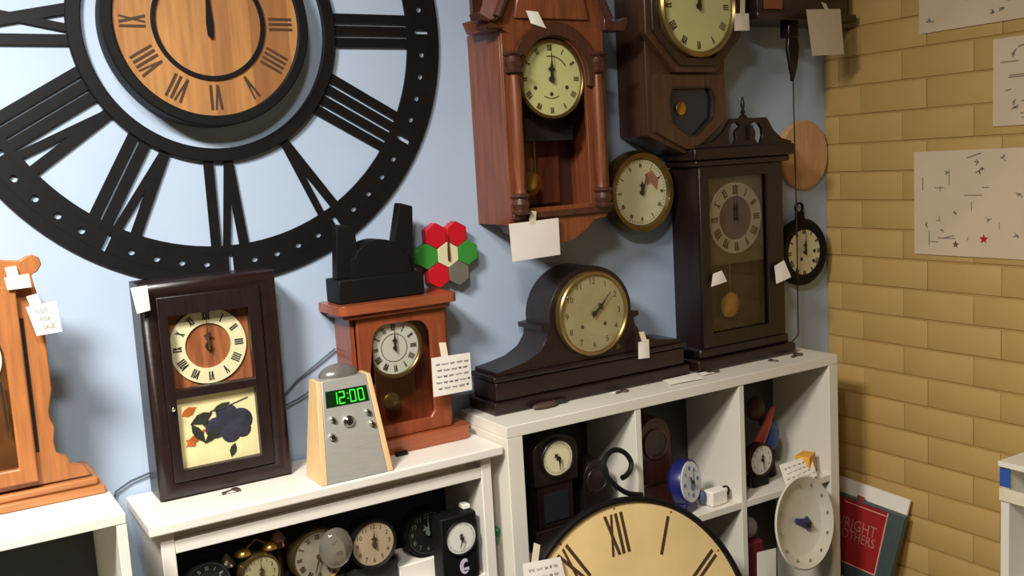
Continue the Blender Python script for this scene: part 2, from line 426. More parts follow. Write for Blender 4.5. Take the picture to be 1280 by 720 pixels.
# left white unit
t = thing('shelf_unit', 'white shelf unit at the left edge under the light oak clock', 'shelf', (-.15, 1.93, ZF))
x0, x1, yf, zt = -.62, .263, 1.77, -.566
MB().box(x0, x1, yf, 2.112, zt-.018, zt).build('top_panel', WHITE, t, bev=.0015)
for a in (x0, x1-.017): MB().box(a, a+.017, yf+.0005, 2.105, ZF, zt-.0185).build('side_panel', WHITE, t, bev=.001)
MB().box(x0+.0175, x1-.0175, yf+.02, 2.09, -.97, -.95).build('shelf', WHITE, t)
MB().box(x0+.0175, x1-.0175, 2.09, 2.10, ZF, zt-.0185).build('back_panel', DARKB, t)
# right white unit
t = thing('white_cabinet', 'white open cabinet at the right edge against the yellow brick wall', 'cabinet', (2.29, 1.0, ZF))
xa, ya, zt = 2.15, 1.356, -.775
MB().box(xa-.004, XR-.003, .5, ya, zt-.014, zt).build('top_panel', WHITE, t, bev=.002)
MB().box(xa+.008, XR-.003, ya-.022, ya-.001, ZF, zt-.0145).build('side_panel', WHITE, t, bev=.0015)
MB().box(xa+.008, XR-.003, .5, .518, ZF, zt-.0145).build('side_panel', WHITE, t)
MB().box(XR-.012, XR-.003, .519, ya-.023, ZF, zt-.0145).build('back_panel', WHITE, t)
MB().box(xa+.02, XR-.013, .519, ya-.023, -1.2, -1.18).build('shelf', WHITE, t)
MB().box(xa+.004, xa+.0075, ya-.026, ya-.001, -.838, -.793).build('tape', BLUET, t, label='blue tape')
MB().box(xa+.002, xa+.0075, 1.2, ya-.001, -.873, -.842).build('label_strip', TAPE, t, label='beige strip')

# ------------------------------------------------------------------ giant ring clock
C0 = (.580, .312); y0, y1 = 2.111, 2.116
t = thing('giant_wall_clock', 'giant black metal skeleton clock with cut-out roman numerals on the blue wall', 'clock', (C0[0], 2.12, C0[1]))
ri, ra, rb, ro = .455, .471, .511, .536
mb = MB()
def polar(r, a): return (C0[0]+r*math.sin(a), C0[1]+r*math.cos(a))
for i in range(60):
    ac = math.radians(6*i); big = i % 5 == 0; n = 16; L1 = []; L2 = []
    for k in range(n):
        ph = 2*math.pi*k/n; cx, cy = math.cos(ph), math.sin(ph); sq = 1/max(abs(cx), abs(cy))
        L1.append(polar((ra+rb)/2+(rb-ra)/2*cy*sq, ac+math.radians(3)*cx*sq))
        if big: hx, hy = .0052*max(-1, min(1, cx*sq)), .0175*max(-1, min(1, cy*sq))
        else: hx, hy = .0075*cx, .0068*cy
        L2.append(polar(.492+hy, ac+hx/.492))
    vs = [(p[0], y, p[1]) for y in (y0, y1) for L in (L1, L2) for p in L]; fs = []
    for k in range(n):
        j = (k+1) % n; fs += [(k, j, n+j, n+k), (2*n+k, 2*n+j, 3*n+j, 3*n+k), (n+k, n+j, 3*n+j, 3*n+k)]
    mb.add(vs, fs)
mb.ring(C0, ri, ra+.0003, y0, y1, 120); mb.ring(C0, rb-.0003, ro, y0, y1, 120)
mb.build('rim', BLACK, t)
MB().ring(C0, .249, .277, y0-.006, y1, 96, .002).build('hub_ring', BLACK, t)
for i in range(12):
    mb = MB(); roman(mb, C0, ROM[i] if i != 9 else 'IX', 30*i, .270, .459, .0208, y0+.001, y1-.001, 1.27, 2.7)
    mb.build('numeral', BLACK, t)
# wooden clock at its hub
C1 = (.567, .314)
t = thing('wooden_wall_clock', 'round honey-wood clock with black rim hung inside the giant black ring', 'clock', (C1[0], 2.12, C1[1]))
face = MB().disc(C1, .188, 2.062, 2.10, 64).build('dial', MAPLE, t)
MB().ring(C1, .186, .208, 2.054, 2.112, 80, .003).build('rim', BLACKM, t)
MB().ring(C1, .106, .1145, 2.057, 2.063, 64).build('inner_ring', BLACKM, t)
for i in range(12):
    mb = MB(); roman(mb, C1, ROM[i], 30*i, .124, .174, .0055, 2.061, 2.0618, 1.9, 3.2); mb.build('numeral', BRINK, face)
hand(C1, 2.057, 0, .075, .012, .35).build('hour_hand', BLACKM, t); hand(C1, 2.055, 0, .10, .008, .3).build('minute_hand', BLACKM, t)

# ------------------------------------------------------------------ carved pendulum wall clock
cx = 1.342
t = thing('carved_pendulum_wall_clock', 'carved red-brown oak wall clock with arched crown and cream dial', 'clock', (cx, 2.12, -.19))
xl, xr, yf, yb = 1.198, 1.487, 1.972, 2.119
MB().box(xl, xl+.012, yf, yb, -.148, .305).build('side_panel', REDW, t, bev=.001)
MB().box(xr-.012, xr, yf, yb, -.148, .305).build('side_panel', REDW, t, bev=.001)
MB().box(xl+.0125, xr-.0125, 2.105, yb, -.148, .40).build('back_panel', REDD, t)
MB().box(xl+.0125, xr-.0125, yf, 2.104, -.148, -.128).build('bottom_panel', REDW, t)
# front frame with arched opening
op = [(1.245, -.112), (1.429, -.112), (1.429, .19)]+arc(1.337, .19, .092, .095, 0, 180, 16)[1:]+[(1.245, .19)]
MB().prism([(xl, -.135), (xr, -.135), (xr, .31), (xl, .31)], 1.962, 1.9715, [op]).build('door_frame', REDW, t, bev=.0012)
MB().prism(arc(1.337, .19, .125, .128, -12, 192, 24)+arc(1.337, .19, .094, .097, 192, -12, 24), 1.948, 1.9615).build('arch_moulding', REDD, t, bev=.002)
for zc in (-.10, .225):
    for xx in (1.222, 1.462):
        bm_ = MB().lathe([(.0001, -.024), (.02, -.024), (.024, -.018), (.017, -.012), (.022, 0), (.017, .012), (.025, .018), (.021, .024), (.0001, .024)], (xx, 1.955, zc), 'z', 20)
        bm_.build('corner_block', REDD, t)
for xx in (1.222, 1.458):
    MB().lathe([(.0001, -.075), (.013, -.075), (.011, -.06), (.014, -.02), (.014, .15), (.011, .195), (.0001, .2)], (xx, 1.953, 0), 'z', 18).build('column', REDW, t)
cr = [(1.165, .298), (1.535, .305), (1.545, .325), (1.515, .322), (1.495, .335), (1.478, .37), (1.462, .42), (1.43, .47), (1.385, .50), (1.34, .515),
      (1.29, .50), (1.25, .47), (1.222, .42), (1.21, .37), (1.195, .335), (1.178, .320), (1.152, .326)]
MB().prism(cr, 1.965, 2.06).build('crown', REDW, t, bev=.002)
MB().prism([(1.235, .325), (1.445, .325), (1.43, .40), (1.39, .455), (1.34, .47), (1.285, .455), (1.25, .40)], 1.957, 1.966).build('crown_panel', wood('orange_crown', (126, 70, 40)), t, bev=.003)
for s_, xx in ((-1, 1.172), (1, 1.512)):
    MB().prism([(xx-.03, .30), (xx+.03, .30), (xx+.036*s_+.004, .318), (xx+.04*s_, .334), (xx+.01*s_, .318), (xx-.03*s_, .33)], 1.945, 1.99).build('horn', REDD, t, bev=.002)
    MB().tube([(xx-.01*s_, 1.95, .325), (xx-.028*s_, 1.95, .36), (xx-.045*s_, 1.95, .41), (xx-.08*s_, 1.95, .46)], .010, 8).build('scroll_moulding', REDD, t)
br = [(1.20, -.136), (1.485, -.136), (1.475, -.15), (1.44, -.155), (1.42, -.175), (1.385, -.195), (1.34, -.203), (1.29, -.195), (1.255, -.175), (1.24, -.155), (1.21, -.15)]
MB().prism(br, 1.965, 2.10).build('base_bracket', wood('orange_bracket', (122, 66, 38)), t, bev=.003)
MB().box(1.20, 1.485, 1.955, 1.98, -.137, -.122).build('base_moulding', REDD, t, bev=.003)
D = (1.337, .188)
di = MB().disc(D, .088, 1.974, 1.980).build('dial', CREAMG, t)
MB().ring(D, .086, .094, 1.966, 1.982, bev=.002).build('bezel', OBRASS, t)
nm = numerals(D, .066, .080, .0022, 1.9738); 
for xx, zz in ((-.045, -.02), (.045, -.02), (0, -.035)): nm.disc((D[0]+xx, D[1]+zz), .005, 1.9732, 1.974, 12)
nm.prism(arc(D[0], D[1], .055, .055, 100, 35, 10)+arc(D[0], D[1], .0525, .0525, 35, 100, 10), 1.9732, 1.974)
nm.prism(arc(D[0], D[1]-.02, .034, .026, 230, 310, 10)+arc(D[0], D[1]-.02, .032, .024, 310, 230, 10), 1.9732, 1.974)
nm.build('numerals', BRINK, di)
hands(t, D, 1.972, 0, 0, .062, .0055)
dome_glass(t, D, .087, 1.968, .008)
MB().box(1.333, 1.338, 2.06, 2.064, -.05, .11).build('pendulum_rod', OBRASS, t)
bob = MB().lathe([(.0001, -.01), (.02, -.008), (.03, 0), (.02, .006), (.0001, .008)], (1.30, 2.03, -.055)).build('pendulum_bob', BRASS, t)
MB().box(1.25, 1.425, 2.09, 2.1045, -.11, .07).build('inner_panel', REDW, t)
MB().box(1.25, 1.425, 2.02, 2.10, .045, .10).build('dial_shade_block', CABI, t)  # dark block standing in for the shade below the dial
card('price_tag', [(1.18, 1.945, -.143), (1.322, 1.95, -.140), (1.322, 1.95, -.228), (1.184, 1.945, -.231)], 'blank white card taped to bottom of the carved red-brown wall clock', 'tag',
     tape=((1.245, 1.948, -.15), (1.25, 1.948, -.118)), lines=0)
card('price_tag', [(1.262, 1.95, .341), (1.292, 1.946, .338), (1.312, 1.945, .301), (1.274, 1.95, .312)], 'small white slip on the crown of the carved red-brown wall clock', 'tag')

# ------------------------------------------------------------------ octagonal schoolhouse clock
t = thing('schoolhouse_wall_clock', 'brown octagonal schoolhouse wall clock with yellow dial and pointed lower case', 'clock', (1.79, 2.12, .02))
D = (1.795, .368)
def octo(c, ap, rot=22.5): return [(c[0]+ap/math.cos(math.radians(22.5))*math.cos(math.radians(rot+45*i)), c[1]+ap/math.cos(math.radians(22.5))*math.sin(math.radians(rot+45*i))) for i in range(8)]
MB().prism([(1.648, .50), (1.648, .045), (1.765, -.005), (1.80, -.005), (1.915, .07), (1.93, .50)], 2.0, 2.119).build('case', WALN, t, bev=.002)
MB().prism(octo(D, .166), 1.972, 2.0).build('octagon_frame', WALN, t, bev=.004)
MB().prism(octo(D, .150), 1.963, 1.972, [octo(D, .128)]).build('frame_moulding', WALND, t, bev=.003)
outer = [(1.665, .198), (1.665, .052), (1.765, .005), (1.795, .005), (1.905, .075), (1.905, .198)]
inner = [(1.722, .165), (1.712, .135), (1.718, .075), (1.775, .038), (1.80, .038), (1.862, .085), (1.868, .14), (1.855, .165)]
MB().prism(outer, 1.985, 2.0, [inner]).build('lower_door', WALN, t)
MB().prism(inner, 1.9975, 1.9985).build('door_glass', DGLASS, t)
MB().tube([(p[0], 1.987, p[1]) for p in inner+inner[:1]], .0035, 6).build('door_moulding', WALND, t)
MB().lathe([(.0001, -.004), (.014, -.003), (.018, 0), (.0001, .004)], (1.757, 1.993, .112)).build('pendulum_bob', BRASS, t)
di = MB().disc(D, .117, 1.960, 1.975).build('dial', CREAMG, t)
MB().ring(D, .115, .129, 1.948, 1.975, 64, .005).build('bezel', DBRASS, t)
numerals(D, .088, .108, .003, 1.9598, 1.7, 2.6).build('numerals', BRINK, di)
hands(t, D, 1.957, 0, 0, .085, .006)
dome_glass(t, D, .115, 1.952, .012)
card('price_tag', [(1.912, 1.945, .351), (1.966, 1.95, .353), (1.967, 1.95, .309), (1.908, 1.945, .306)], 'small pale tag hanging off the right of the octagonal yellow-dial wall clock', 'tag',
     tape=((1.94, 1.948, .345), (1.945, 1.95, .40)), lines=0)

# ------------------------------------------------------------------ small brass round wall clock
D = (1.675, -.102)
t = thing('brass_wall_clock', 'small round brass-rimmed wall clock with cream picture dial', 'clock', (D[0], 2.12, D[1]-.11))
MB().lathe([(.0001, 2.119), (.10, 2.119), (.112, 2.10), (.112, 2.075), (.104, 2.06), (.092, 2.062), (.088, 2.075), (.0001, 2.075)], (D[0], 0, D[1]), seg=56).build('case', OBRASS, t)
di = MB().disc(D, .088, 2.072, 2.0755).build('dial', CREAM, t)
MB().prism([(1.69, -.055), (1.715, -.045), (1.735, -.07), (1.73, -.10), (1.71, -.08), (1.695, -.085)], 2.0714, 2.072).build('picture', mat('rust_print', (170, 110, 90), .6), di, label='faded rust-coloured picture')
nm = minute_ticks(D, .078, .084, 2.0714); numerals_ = numerals(D, .066, .076, .0016, 2.0718); nm.add(numerals_.v, numerals_.f); nm.build('numerals', BRINK, di)
hands(t, D, 2.070, 2, 18, .05, .005)
dome_glass(t, D, .09, 2.068, .006)
MB().ball((1.765, 2.07, -.075), .006, .004, .006, 10, 6).build('hinge', CHROME, t)

# ------------------------------------------------------------------ cuckoo clock at the top edge + paper + cord
t = thing('hanging_wall_clock', 'dark wooden wall clock at the top edge with drooping pendulum leaf', 'clock', (2.2, 2.12, .35))
MB().box(2.035, 2.40, 1.985, 2.119, .352, .50).build('case', WALND, t, bev=.004)
MB().box(2.02, 2.42, 1.97, 2.119, .345, .366).build('base_moulding', WALND, t, bev=.004)
MB().box(2.055, 2.125, 1.978, 1.9845, .372, .49).build('front_panel', CHERRY, t, bev=.002)
MB().box(2.165, 2.205, 1.995, 2.03, .30, .346).build('pendulum_block', MAHO2, t, bev=.004)
MB().tube([(2.185, 2.01, .36), (2.184, 2.01, .18)], .002, 6).build('pendulum_rod', INK, t)
lf = [(2.172, .325), (2.205, .325), (2.212, .27), (2.204, .22), (2.187, .178), (2.175, .22), (2.166, .27)]
MB().prism(lf, 2.0, 2.012).build('pendulum_leaf', MAHO2, t, bev=.003)
card('note_card', [(2.164, 1.93, .366), (2.304, 1.932, .372), (2.314, 1.93, .247), (2.183, 1.928, .241)], 'pale blank note card hung by tape from dark clock at top of wall corner', 'note',
     tape=((2.25, 1.931, .362), (2.255, 1.95, .39)), lines=0, m=mat('buff_card', (206, 186, 160), .8, var=.04))
t = single(MB().tube([(2.206, 2.02, .345), (2.205, 2.02, .1), (2.207, 2.02, -.25), (2.209, 2.025, -.56), (2.204, 2.06, -.596)], .0022, 6), 'pull_chain', WALND,
           'thin dark cord hanging down the corner in front of the pale wooden disc', 'cord')
D = (2.339, -.032)
t = thing('wooden_disc', 'pale round wooden board on the blue wall behind the tall dark clock', 'board', (D[0], 2.12, D[1]-.13))
MB().lathe([(.0001, 2.119), (.104, 2.119), (.104, 2.106), (.099, 2.102), (.0001, 2.102)], (D[0], 0, D[1]), seg=56).build('board', PINE, t)
D = (2.308, -.325)
t = thing('pocket_watch_wall_clock', 'small black-rimmed round wall clock with top ring in the corner', 'clock', (D[0], 2.12, D[1]-.11))
MB().lathe([(.0001, 2.119), (.09, 2.119), (.102, 2.105), (.102, 2.09), (.092, 2.078), (.082, 2.084), (.0001, 2.09)], (D[0], 0, D[1]), seg=56).build('case', BLACKM, t)
di = MB().disc(D, .083, 2.085, 2.089).build('dial', CREAM, t)
nm = numerals(D, .056, .074, .0028, 2.0848)
for xx, zz in ((-.012, -.02), (.045, .0), (.04, -.03)): nm.disc((D[0]+xx, D[1]+zz), .006, 2.0845, 2.085, 12)
nm.build('numerals', INK, di)
hands(t, D, 2.083, 0, 0, .06, .004)
MB().box(D[0]-.012, D[0]+.012, 2.09, 2.11, D[1]+.098, D[1]+.122).build('crown_stem', BLACKM, t, bev=.003)
MB().lathe([(.013, -.004), (.017, -.004), (.017, .004), (.013, .004), (.013, -.004)], (D[0]-.002, 2.10, D[1]+.135), 'y', 20).build('hanging_ring', BLACKM, t)

# ------------------------------------------------------------------ hexagon flower clock
t = thing('hexagon_flower_clock', 'small wall clock of red, green and grey hexagon petals round a cream centre', 'clock', (1.083, 2.12, -.27))
def hexa(c, r, n=6): return [(c[0]+r*math.cos(math.radians(30+60*i)), c[1]+r*math.sin(math.radians(30+60*i))) for i in range(n)]
Cx, Cz, pt_ = 1.090, -.212, .0545
for a, m_, nm_ in ((120, RED, 'red petal'), (60, RED, 'red petal'), (180, GREEN, 'green petal'), (0, GREEN, 'green petal'), (240, RED, 'red petal'), (300, OLIVE, 'grey petal')):
    c = (Cx+pt_*math.cos(math.radians(a)), Cz+pt_*math.sin(math.radians(a)))
    MB().prism(hexa(c, pt_/math.sqrt(3)*.985), 2.085, 2.112).build('petal', m_, t, bev=.0015, label=nm_)
ctr = MB().prism(hexa((Cx, Cz), pt_/math.sqrt(3)*.985), 2.084, 2.1195).build('centre_dial', CREAM, t, bev=.001)
hand((Cx, Cz), 2.083, 178, .012, .004).build('hour_hand', BRINK, t)
hand((Cx, Cz), 2.081, 0, .05, .006, .3).build('minute_hand', BRINK, t)

# ------------------------------------------------------------------ left orange oak clock
t = thing('oak_mantel_clock', 'light orange oak mantel clock with scalloped sides at the left edge', 'clock', (.06, 2.0, -.566))
ZB = -.5655
half = [(.196, -.535), (.192, -.51), (.188, -.49), (.182, -.478), (.180, -.455), (.184, -.43), (.178, -.41), (.178, -.40), (.187, -.36), (.187, -.235), (.187, -.21),
        (.179, -.170), (.176, -.150), (.186, -.146), (.1945, -.134), (.192, -.121), (.182, -.115), (.171, -.117), (.160, -.123), (.14, -.121), (.115, -.116), (.09, -.10), (.075, -.085)]
half = [(.238, -.532), (.226, -.512), (.204, -.504), (.20, -.49)]+half[3:]
cxo = .055
prof = half+[(2*cxo-p[0], p[1]) for p in reversed(half)]
MB().prism(prof, 1.935, 1.953).build('front_board', ORANGE, t, bev=.002)
MB().box(-.06, .165, 1.9535, 2.06, -.53, -.15).build('case', ORANGE, t)
MB().box(cxo-.205, .256, 1.915, 2.07, ZB, ZB+.016).build('base_plinth', ORANGEX, t, bev=.003)
MB().box(cxo-.19, .246, 1.922, 2.065, ZB+.0162, ZB+.031).build('base_moulding', ORANGEX, t, bev=.005, seg=3)
MB().prism([(-.035, -.52), (.147, -.52), (.147, -.165), (-.035, -.165)], 1.918, 1.9345, [[(-.008, -.492), (.118, -.492), (.118, -.30)]+arc(.055, -.30, .063, .09, 0, 180, 14)[1:]]).build('door', ORANGE, t, bev=.003)
MB().box(.149, .155, 1.934, 1.9352, -.47, -.225).build('side_groove', CABI, t)
MB().box(-.01, .12, 1.9315, 1.9345, -.495, -.20).build('door_glass', mat('brown_tinted_glass', (82, 52, 26), .15, var=.3, scale=18), t)
D = (.055, -.29)
di = MB().disc(D, .058, 1.9285, 1.931).build('dial', CREAM, t); numerals(D, .04, .054, .002, 1.9283).build('numerals', INK, di)
hands(t, D, 1.927, 0, 0, .04, .003)
MB().tube([(.105, 1.915, -.33), (.108, 1.915, -.42)], .002, 6).build('latch', INK, t)
card('price_tag', [(.131, 1.912, -.149), (.170, 1.912, -.146), (.172, 1.912, -.170), (.134, 1.912, -.171)], 'small bright blank tag on the crest of the light orange oak clock', 'tag',
     tape=((.146, 1.914, -.152), (.144, 1.93, -.132)), lines=0)
card('sale_card', [(.159, 1.91, -.204), (.208, 1.91, -.199), (.213, 1.912, -.255), (.171, 1.912, -.257)], 'white handwritten NOT FOR SALE card hanging from the light orange oak clock', 'tag',
     tape=((.176, 1.911, -.207), (.172, 1.925, -.185)), words=[('NOT', .45, .22, .2), ('FOR', .5, .5, .2), ('SALE', .55, .76, .2)], ink=INKL)

# ------------------------------------------------------------------ dark ogee clock with plums
t = thing('ogee_clock', 'dark mahogany box clock with painted plums on its lower glass', 'clock', (.505, 2.07, -.64))
xl, xr, zb, zt, yf, yb = .368, .643, -.6395, -.196, 2.012, 2.11
MB().prism([(xl, zb), (xr, zb), (xr, zt), (xl, zt)], yf+.012, yb, [[(xl+.03, zb+.03), (xr-.03, zb+.03), (xr-.03, zt-.03), (xl+.03, zt-.03)]]).build('case', MAHO, t, bev=.002)
# ogee frame: sloped moulding
vs = []; 
for (d, y) in ((0, yf+.0118), (.004, yf+.002), (.016, yf), (.028, yf+.005), (.036, yf+.0117)):
    vs += [(xl+d, y, zb+d), (xr-d, y, zb+d), (xr-d, y, zt-d), (xl+d, y, zt-d)]
fs = [(4*k+i, 4*k+(i+1) % 4, 4*k+4+(i+1) % 4, 4*k+4+i) for k in range(4) for i in range(4)]
MB().add(vs, fs).build('ogee_moulding', MAHOX, t, sharp=60)
g1 = [(.418, -.417), (.580, -.417), (.580, -.266), (.418, -.266)]; g2 = [(.418, -.583), (.580, -.583), (.580, -.436), (.418, -.436)]
MB().prism([(.398, -.606), (.606, -.606), (.606, -.226), (.398, -.226)], yf+.002, yf+.020, [g1, g2]).build('door', MAHO, t, bev=.002)
MB().box(.41, .59, yf+.035, yf+.04, -.43, -.25).build('dial_board', wood('orange_dial_board', (150, 90, 54)), t)
D = (.498, -.340)
di = MB().ring(D, .047, .0785, yf+.030, yf+.0345, 56).build('dial_ring', CREAM, t)
numerals(D, .054, .072, .0026, yf+.0298, 1.7, 2.6).build('numerals', INK, di)
mb = MB().ring(D, .0025, .007, yf+.026, yf+.034, 16)
mb.build('hand_boss', OBRASS, t)
hand(D, yf+.024, 0, .055, .004).build('minute_hand', BRINK, t); hand(D, yf+.027, 0, .036, .006, spade=True).build('hour_hand', BRINK, t)
pic = MB().box(.412, .586, yf+.0195, yf+.0235, -.59, -.43).build('painted_glass', PICT, t)
Y = yf+.0192
fr = MB()
for x, z, r in ((.52, -.490, .024), (.495, -.512, .023), (.545, -.505, .027), (.512, -.480, .016), (.525, -.528, .021), (.55, -.525, .017)): fr.ball((x, Y, z), r, .0012, r, 18, 8)
fr.build('painted_plums', PLUM, pic)
lfk = [0]
def leaf(mb, x, z, L, w_, a):
    lfk[0] += 1; dy = .0002*(lfk[0] % 7); a = math.radians(a); pts = [(0, 0), (.3, .45), (.6, .5), (1, 0), (.6, -.5), (.3, -.45)]
    mb.prism([(x+L*u*math.cos(a)-w_*v*math.sin(a), z+L*u*math.sin(a)+w_*v*math.cos(a)) for u, v in pts], Y-.0010-dy, Y-.0008-dy)
lf = MB(); 
for q in ((.49, -.478, .05, .022, 200), (.445, -.495, .05, .018, 300), (.468, -.54, .05, .016, 40), (.53, -.55, .03, .014, 250), (.49, -.475, .04, .012, 20), (.475, -.475, .03, .016, 260)): leaf(lf, *q)
lf.tube([(.485, Y-.001, -.475), (.52, Y-.001, -.47), (.565, Y-.001, -.458)], .0012, 5)
lf.build('painted_leaves', LEAF, pic)
lf = MB()
for q in ((.428, -.475, .034, .018, 25), (.43, -.54, .055, .016, 35), (.432, -.525, .025, .014, 320)): leaf(lf, *q)
lf.build('painted_autumn_leaves', LEAFO, pic)
MB().lathe([(.0001, -.012), (.004, -.010), (.0035, 0), (.0001, 0)], (.408, yf+.001, -.452), 'y', 12).build('knob', CHROME, t)
card('price_tag', [(.350, 1.993, -.199), (.381, 1.993, -.197), (.382, 1.992, -.246), (.357, 1.993, -.250)], 'small rumpled white tag at top left corner of the dark plum-picture clock', 'tag')

# ------------------------------------------------------------------ digital clock radio
t = thing('digital_clock_radio', 'silver digital clock radio with birch sides and green 12:00 display', 'radio', (.74, 1.95, -.64))
zb, zt = -.6395, -.432
bx0, bx1, tx0, tx1, yb_, yt_ = .660, .822, .684, .806, 1.888, 1.935
def tz(u, v, lift=0):      # u 0..1 across, v 0..1 up the sloping front
    xa = bx0+(tx0-bx0)*v; xb = bx1+(tx1-bx1)*v
    return (xa+(xb-xa)*u, yb_+(yt_-yb_)*v-lift, zb+(zt-zb)*v)
def slab(u0, u1, name, m_):
    vs = [tz(u0, 0), tz(u1, 0), tz(u1, 1), tz(u0, 1)]; bk = [(v[0], 1.982 if i < 2 else 1.98, v[2]) for i, v in enumerate(vs)]
    return MB().add(vs+bk, [(0, 1, 2, 3), (4, 5, 6, 7), (0, 1, 5, 4), (1, 2, 6, 5), (2, 3, 7, 6), (3, 0, 4, 7)]).build(name, m_, t, bev=.0015)
slab(.085, .915, 'body', STEEL); slab(0, .083, 'side_panel', BIRCH); slab(.917, 1, 'side_panel', BIRCH)
def fq(u0, u1, v0, v1, l0, l1):
    vs = [tz(u0, v0, l1), tz(u1, v0, l1), tz(u1, v1, l1), tz(u0, v1, l1), tz(u0, v0, l0), tz(u1, v0, l0), tz(u1, v1, l0), tz(u0, v1, l0)]
    return vs, [(0, 1, 2, 3), (0, 1, 5, 4), (1, 2, 6, 5), (2, 3, 7, 6), (3, 0, 4, 7)]
disp = MB().add(*fq(.14, .87, .735, .895, -.001, .0008)).build('display', LCD, t)
mb = MB()
SEG = {'a': (0, 1, .94, 1.04), 'g': (0, 1, .45, .55), 'd': (0, 1, -.04, .06), 'f': (-.08, .1, .5, 1), 'b': (.9, 1.08, .5, 1), 'e': (-.08, .1, 0, .5), 'c': (.9, 1.08, 0, .5)}
for ux, on in ((.24, 'bc'), (.37, 'abged'), (.56, 'abcdef'), (.70, 'abcdef')):
    for k in on:
        a, b, c, d = SEG[k]; wu, hv, v0 = .09, .115, .757
        mb.add(*fq(ux+a*wu, ux+b*wu, v0+c*hv, v0+d*hv, .0006, .0012))
for v in (.79, .84): mb.add(*fq(.510, .525, v, v+.014, .0006, .0012))
mb.build('digits', LED, disp)
def knob(u, v, r):
    p = tz(u, v); MB().lathe([(.0001, -.010), (r*.6, -.010), (r, -.006), (r, .002), (.0001, .002)], p, 'y', 20).build('knob', CHROME, t)
for u, v, r in ((.22, .62, .0062), (.19, .455, .0075), (.47, .575, .0125), (.80, .63, .0065), (.83, .51, .0062)): knob(u, v, r)
MB().ball((.745, 1.968, zt), .044, .028, .026, 24, 12).build('top_dome', mat('grey_plastic_dome', (120, 116, 110), .25, .3), t)

# ------------------------------------------------------------------ cherry mantel clock
t = thing('cherry_mantel_clock', 'cherry wood mantel clock with white roman dial and pendulum window', 'clock', (.92, 2.06, -.64))
zb = -.6395
def slab_z(pts, z0, z1): return MB().prism(pts, z0, z1, ax='z')
def rrect(x0, x1, y0, y1, r=.02, n=5):
    return arc(x0+r, y0+r, r, r, 180, 270, n)+arc(x1-r, y0+r, r, r, 270, 360, n)+[(x1, y1), (x0, y1)]
slab_z(rrect(.775, 1.075, 1.992, 2.115, .02), zb, zb+.034).build('base_plinth', CHERRYX, t, bev=.005, seg=3)
slab_z(rrect(.768, 1.058, 1.985, 2.116, .02), -.311, -.290).build('top_board', CHERRYX, t, bev=.005, seg=3)
slab_z(rrect(.783, 1.045, 1.995, 2.112, .015), -.322, -.3112).build('top_moulding', CHERRY, t, bev=.003)
op = [(.848, -.575), (.978, -.575), (.990, -.56), (.990, -.385)]+arc(.952, -.385, .038, .040, 0, 90, 5)[1:]+arc(.886, -.385, .038, .040, 90, 180, 5)+[(.848, -.575)][:0]+[(.848, -.56)]
MB().prism([(.812, -.605), (1.032, -.605), (1.032, -.323), (.812, -.323)], 2.008, 2.020, [op]).build('front_frame', CHERRY, t, bev=.003)
for a in (.800, 1.030): MB().box(a, a+.010, 2.0205, 2.11, -.605, -.323).build('side_panel', CHERRY, t)
MB().box(.8105, 1.0295, 2.10, 2.11, -.605, -.323).build('back_panel', wood('inner_cherry', (132, 52, 28)), t)
MB().box(.79, 1.04, 2.0205, 2.10, -.6055, -.600).build('inner_floor', CHERRYX, t)
D = (.905, -.403)
di = MB().disc(D, .062, 2.024, 2.028).build('dial', WDIAL, t)
MB().ring(D, .060, .069, 2.016, 2.04, 48, .002).build('bezel', OBRASS, t)
nm = numerals(D, .040, .055, .0019, 2.0238, 1.7, 2.6); nm.ring(D, .031, .0325, 2.0235, 2.024, 40); nm.build('numerals', INK, di)
hands(t, D, 2.022, 0, 0, .046, .0035)
MB().box(.904, .907, 2.06, 2.062, -.53, -.46).build('pendulum_rod', OBRASS, t)
MB().lathe([(.0001, -.004), (.018, -.003), (.022, 0), (.0001, .004)], (.905, 2.058, -.535)).build('pendulum_bob', OBRASS, t)
MB().box(.84, 1.0, 2.0205, 2.0215, -.59, -.33).build('glass', GLASSD, t)
card('description_card', [(.971, 1.972, -.430), (1.071, 1.972, -.432), (1.070, 1.972, -.520), (.970, 1.972, -.520)], 'white card of five handwritten lines hanging on the cherry wood mantel clock', 'tag',
     tape=((1.006, 1.974, -.436), (1.010, 1.990, -.402)), lines=5, seed=3)

# black ornament on top of it
t = thing('black_ornament', 'black domed ornament with an upright slanting bar on the cherry clock', 'ornament', (.88, 2.06, -.289))
MB().box(.783, .990, 2.02, 2.10, -.2895, -.236).build('base', BLACKM, t, bev=.003)
MB().prism([(.812, -.2365), (.965, -.2365), (.955, -.19)]+arc(.888, -.205, .062, .050, 15, 165, 14)+[(.818, -.19)], 2.025, 2.09).build('dome', BLACKM, t, bev=.006, seg=3)
MB().prism([(.915, -.2365), (.974, -.2365), (.984, -.088), (.952, -.078)], 2.04, 2.07).build('upright_bar', BLACKM, t, bev=.003)
MB().prism([(.788, -.2365), (.848, -.2365), (.838, -.12), (.797, -.115)], 2.04, 2.07).build('side_bar', BLACKM, t, bev=.003)

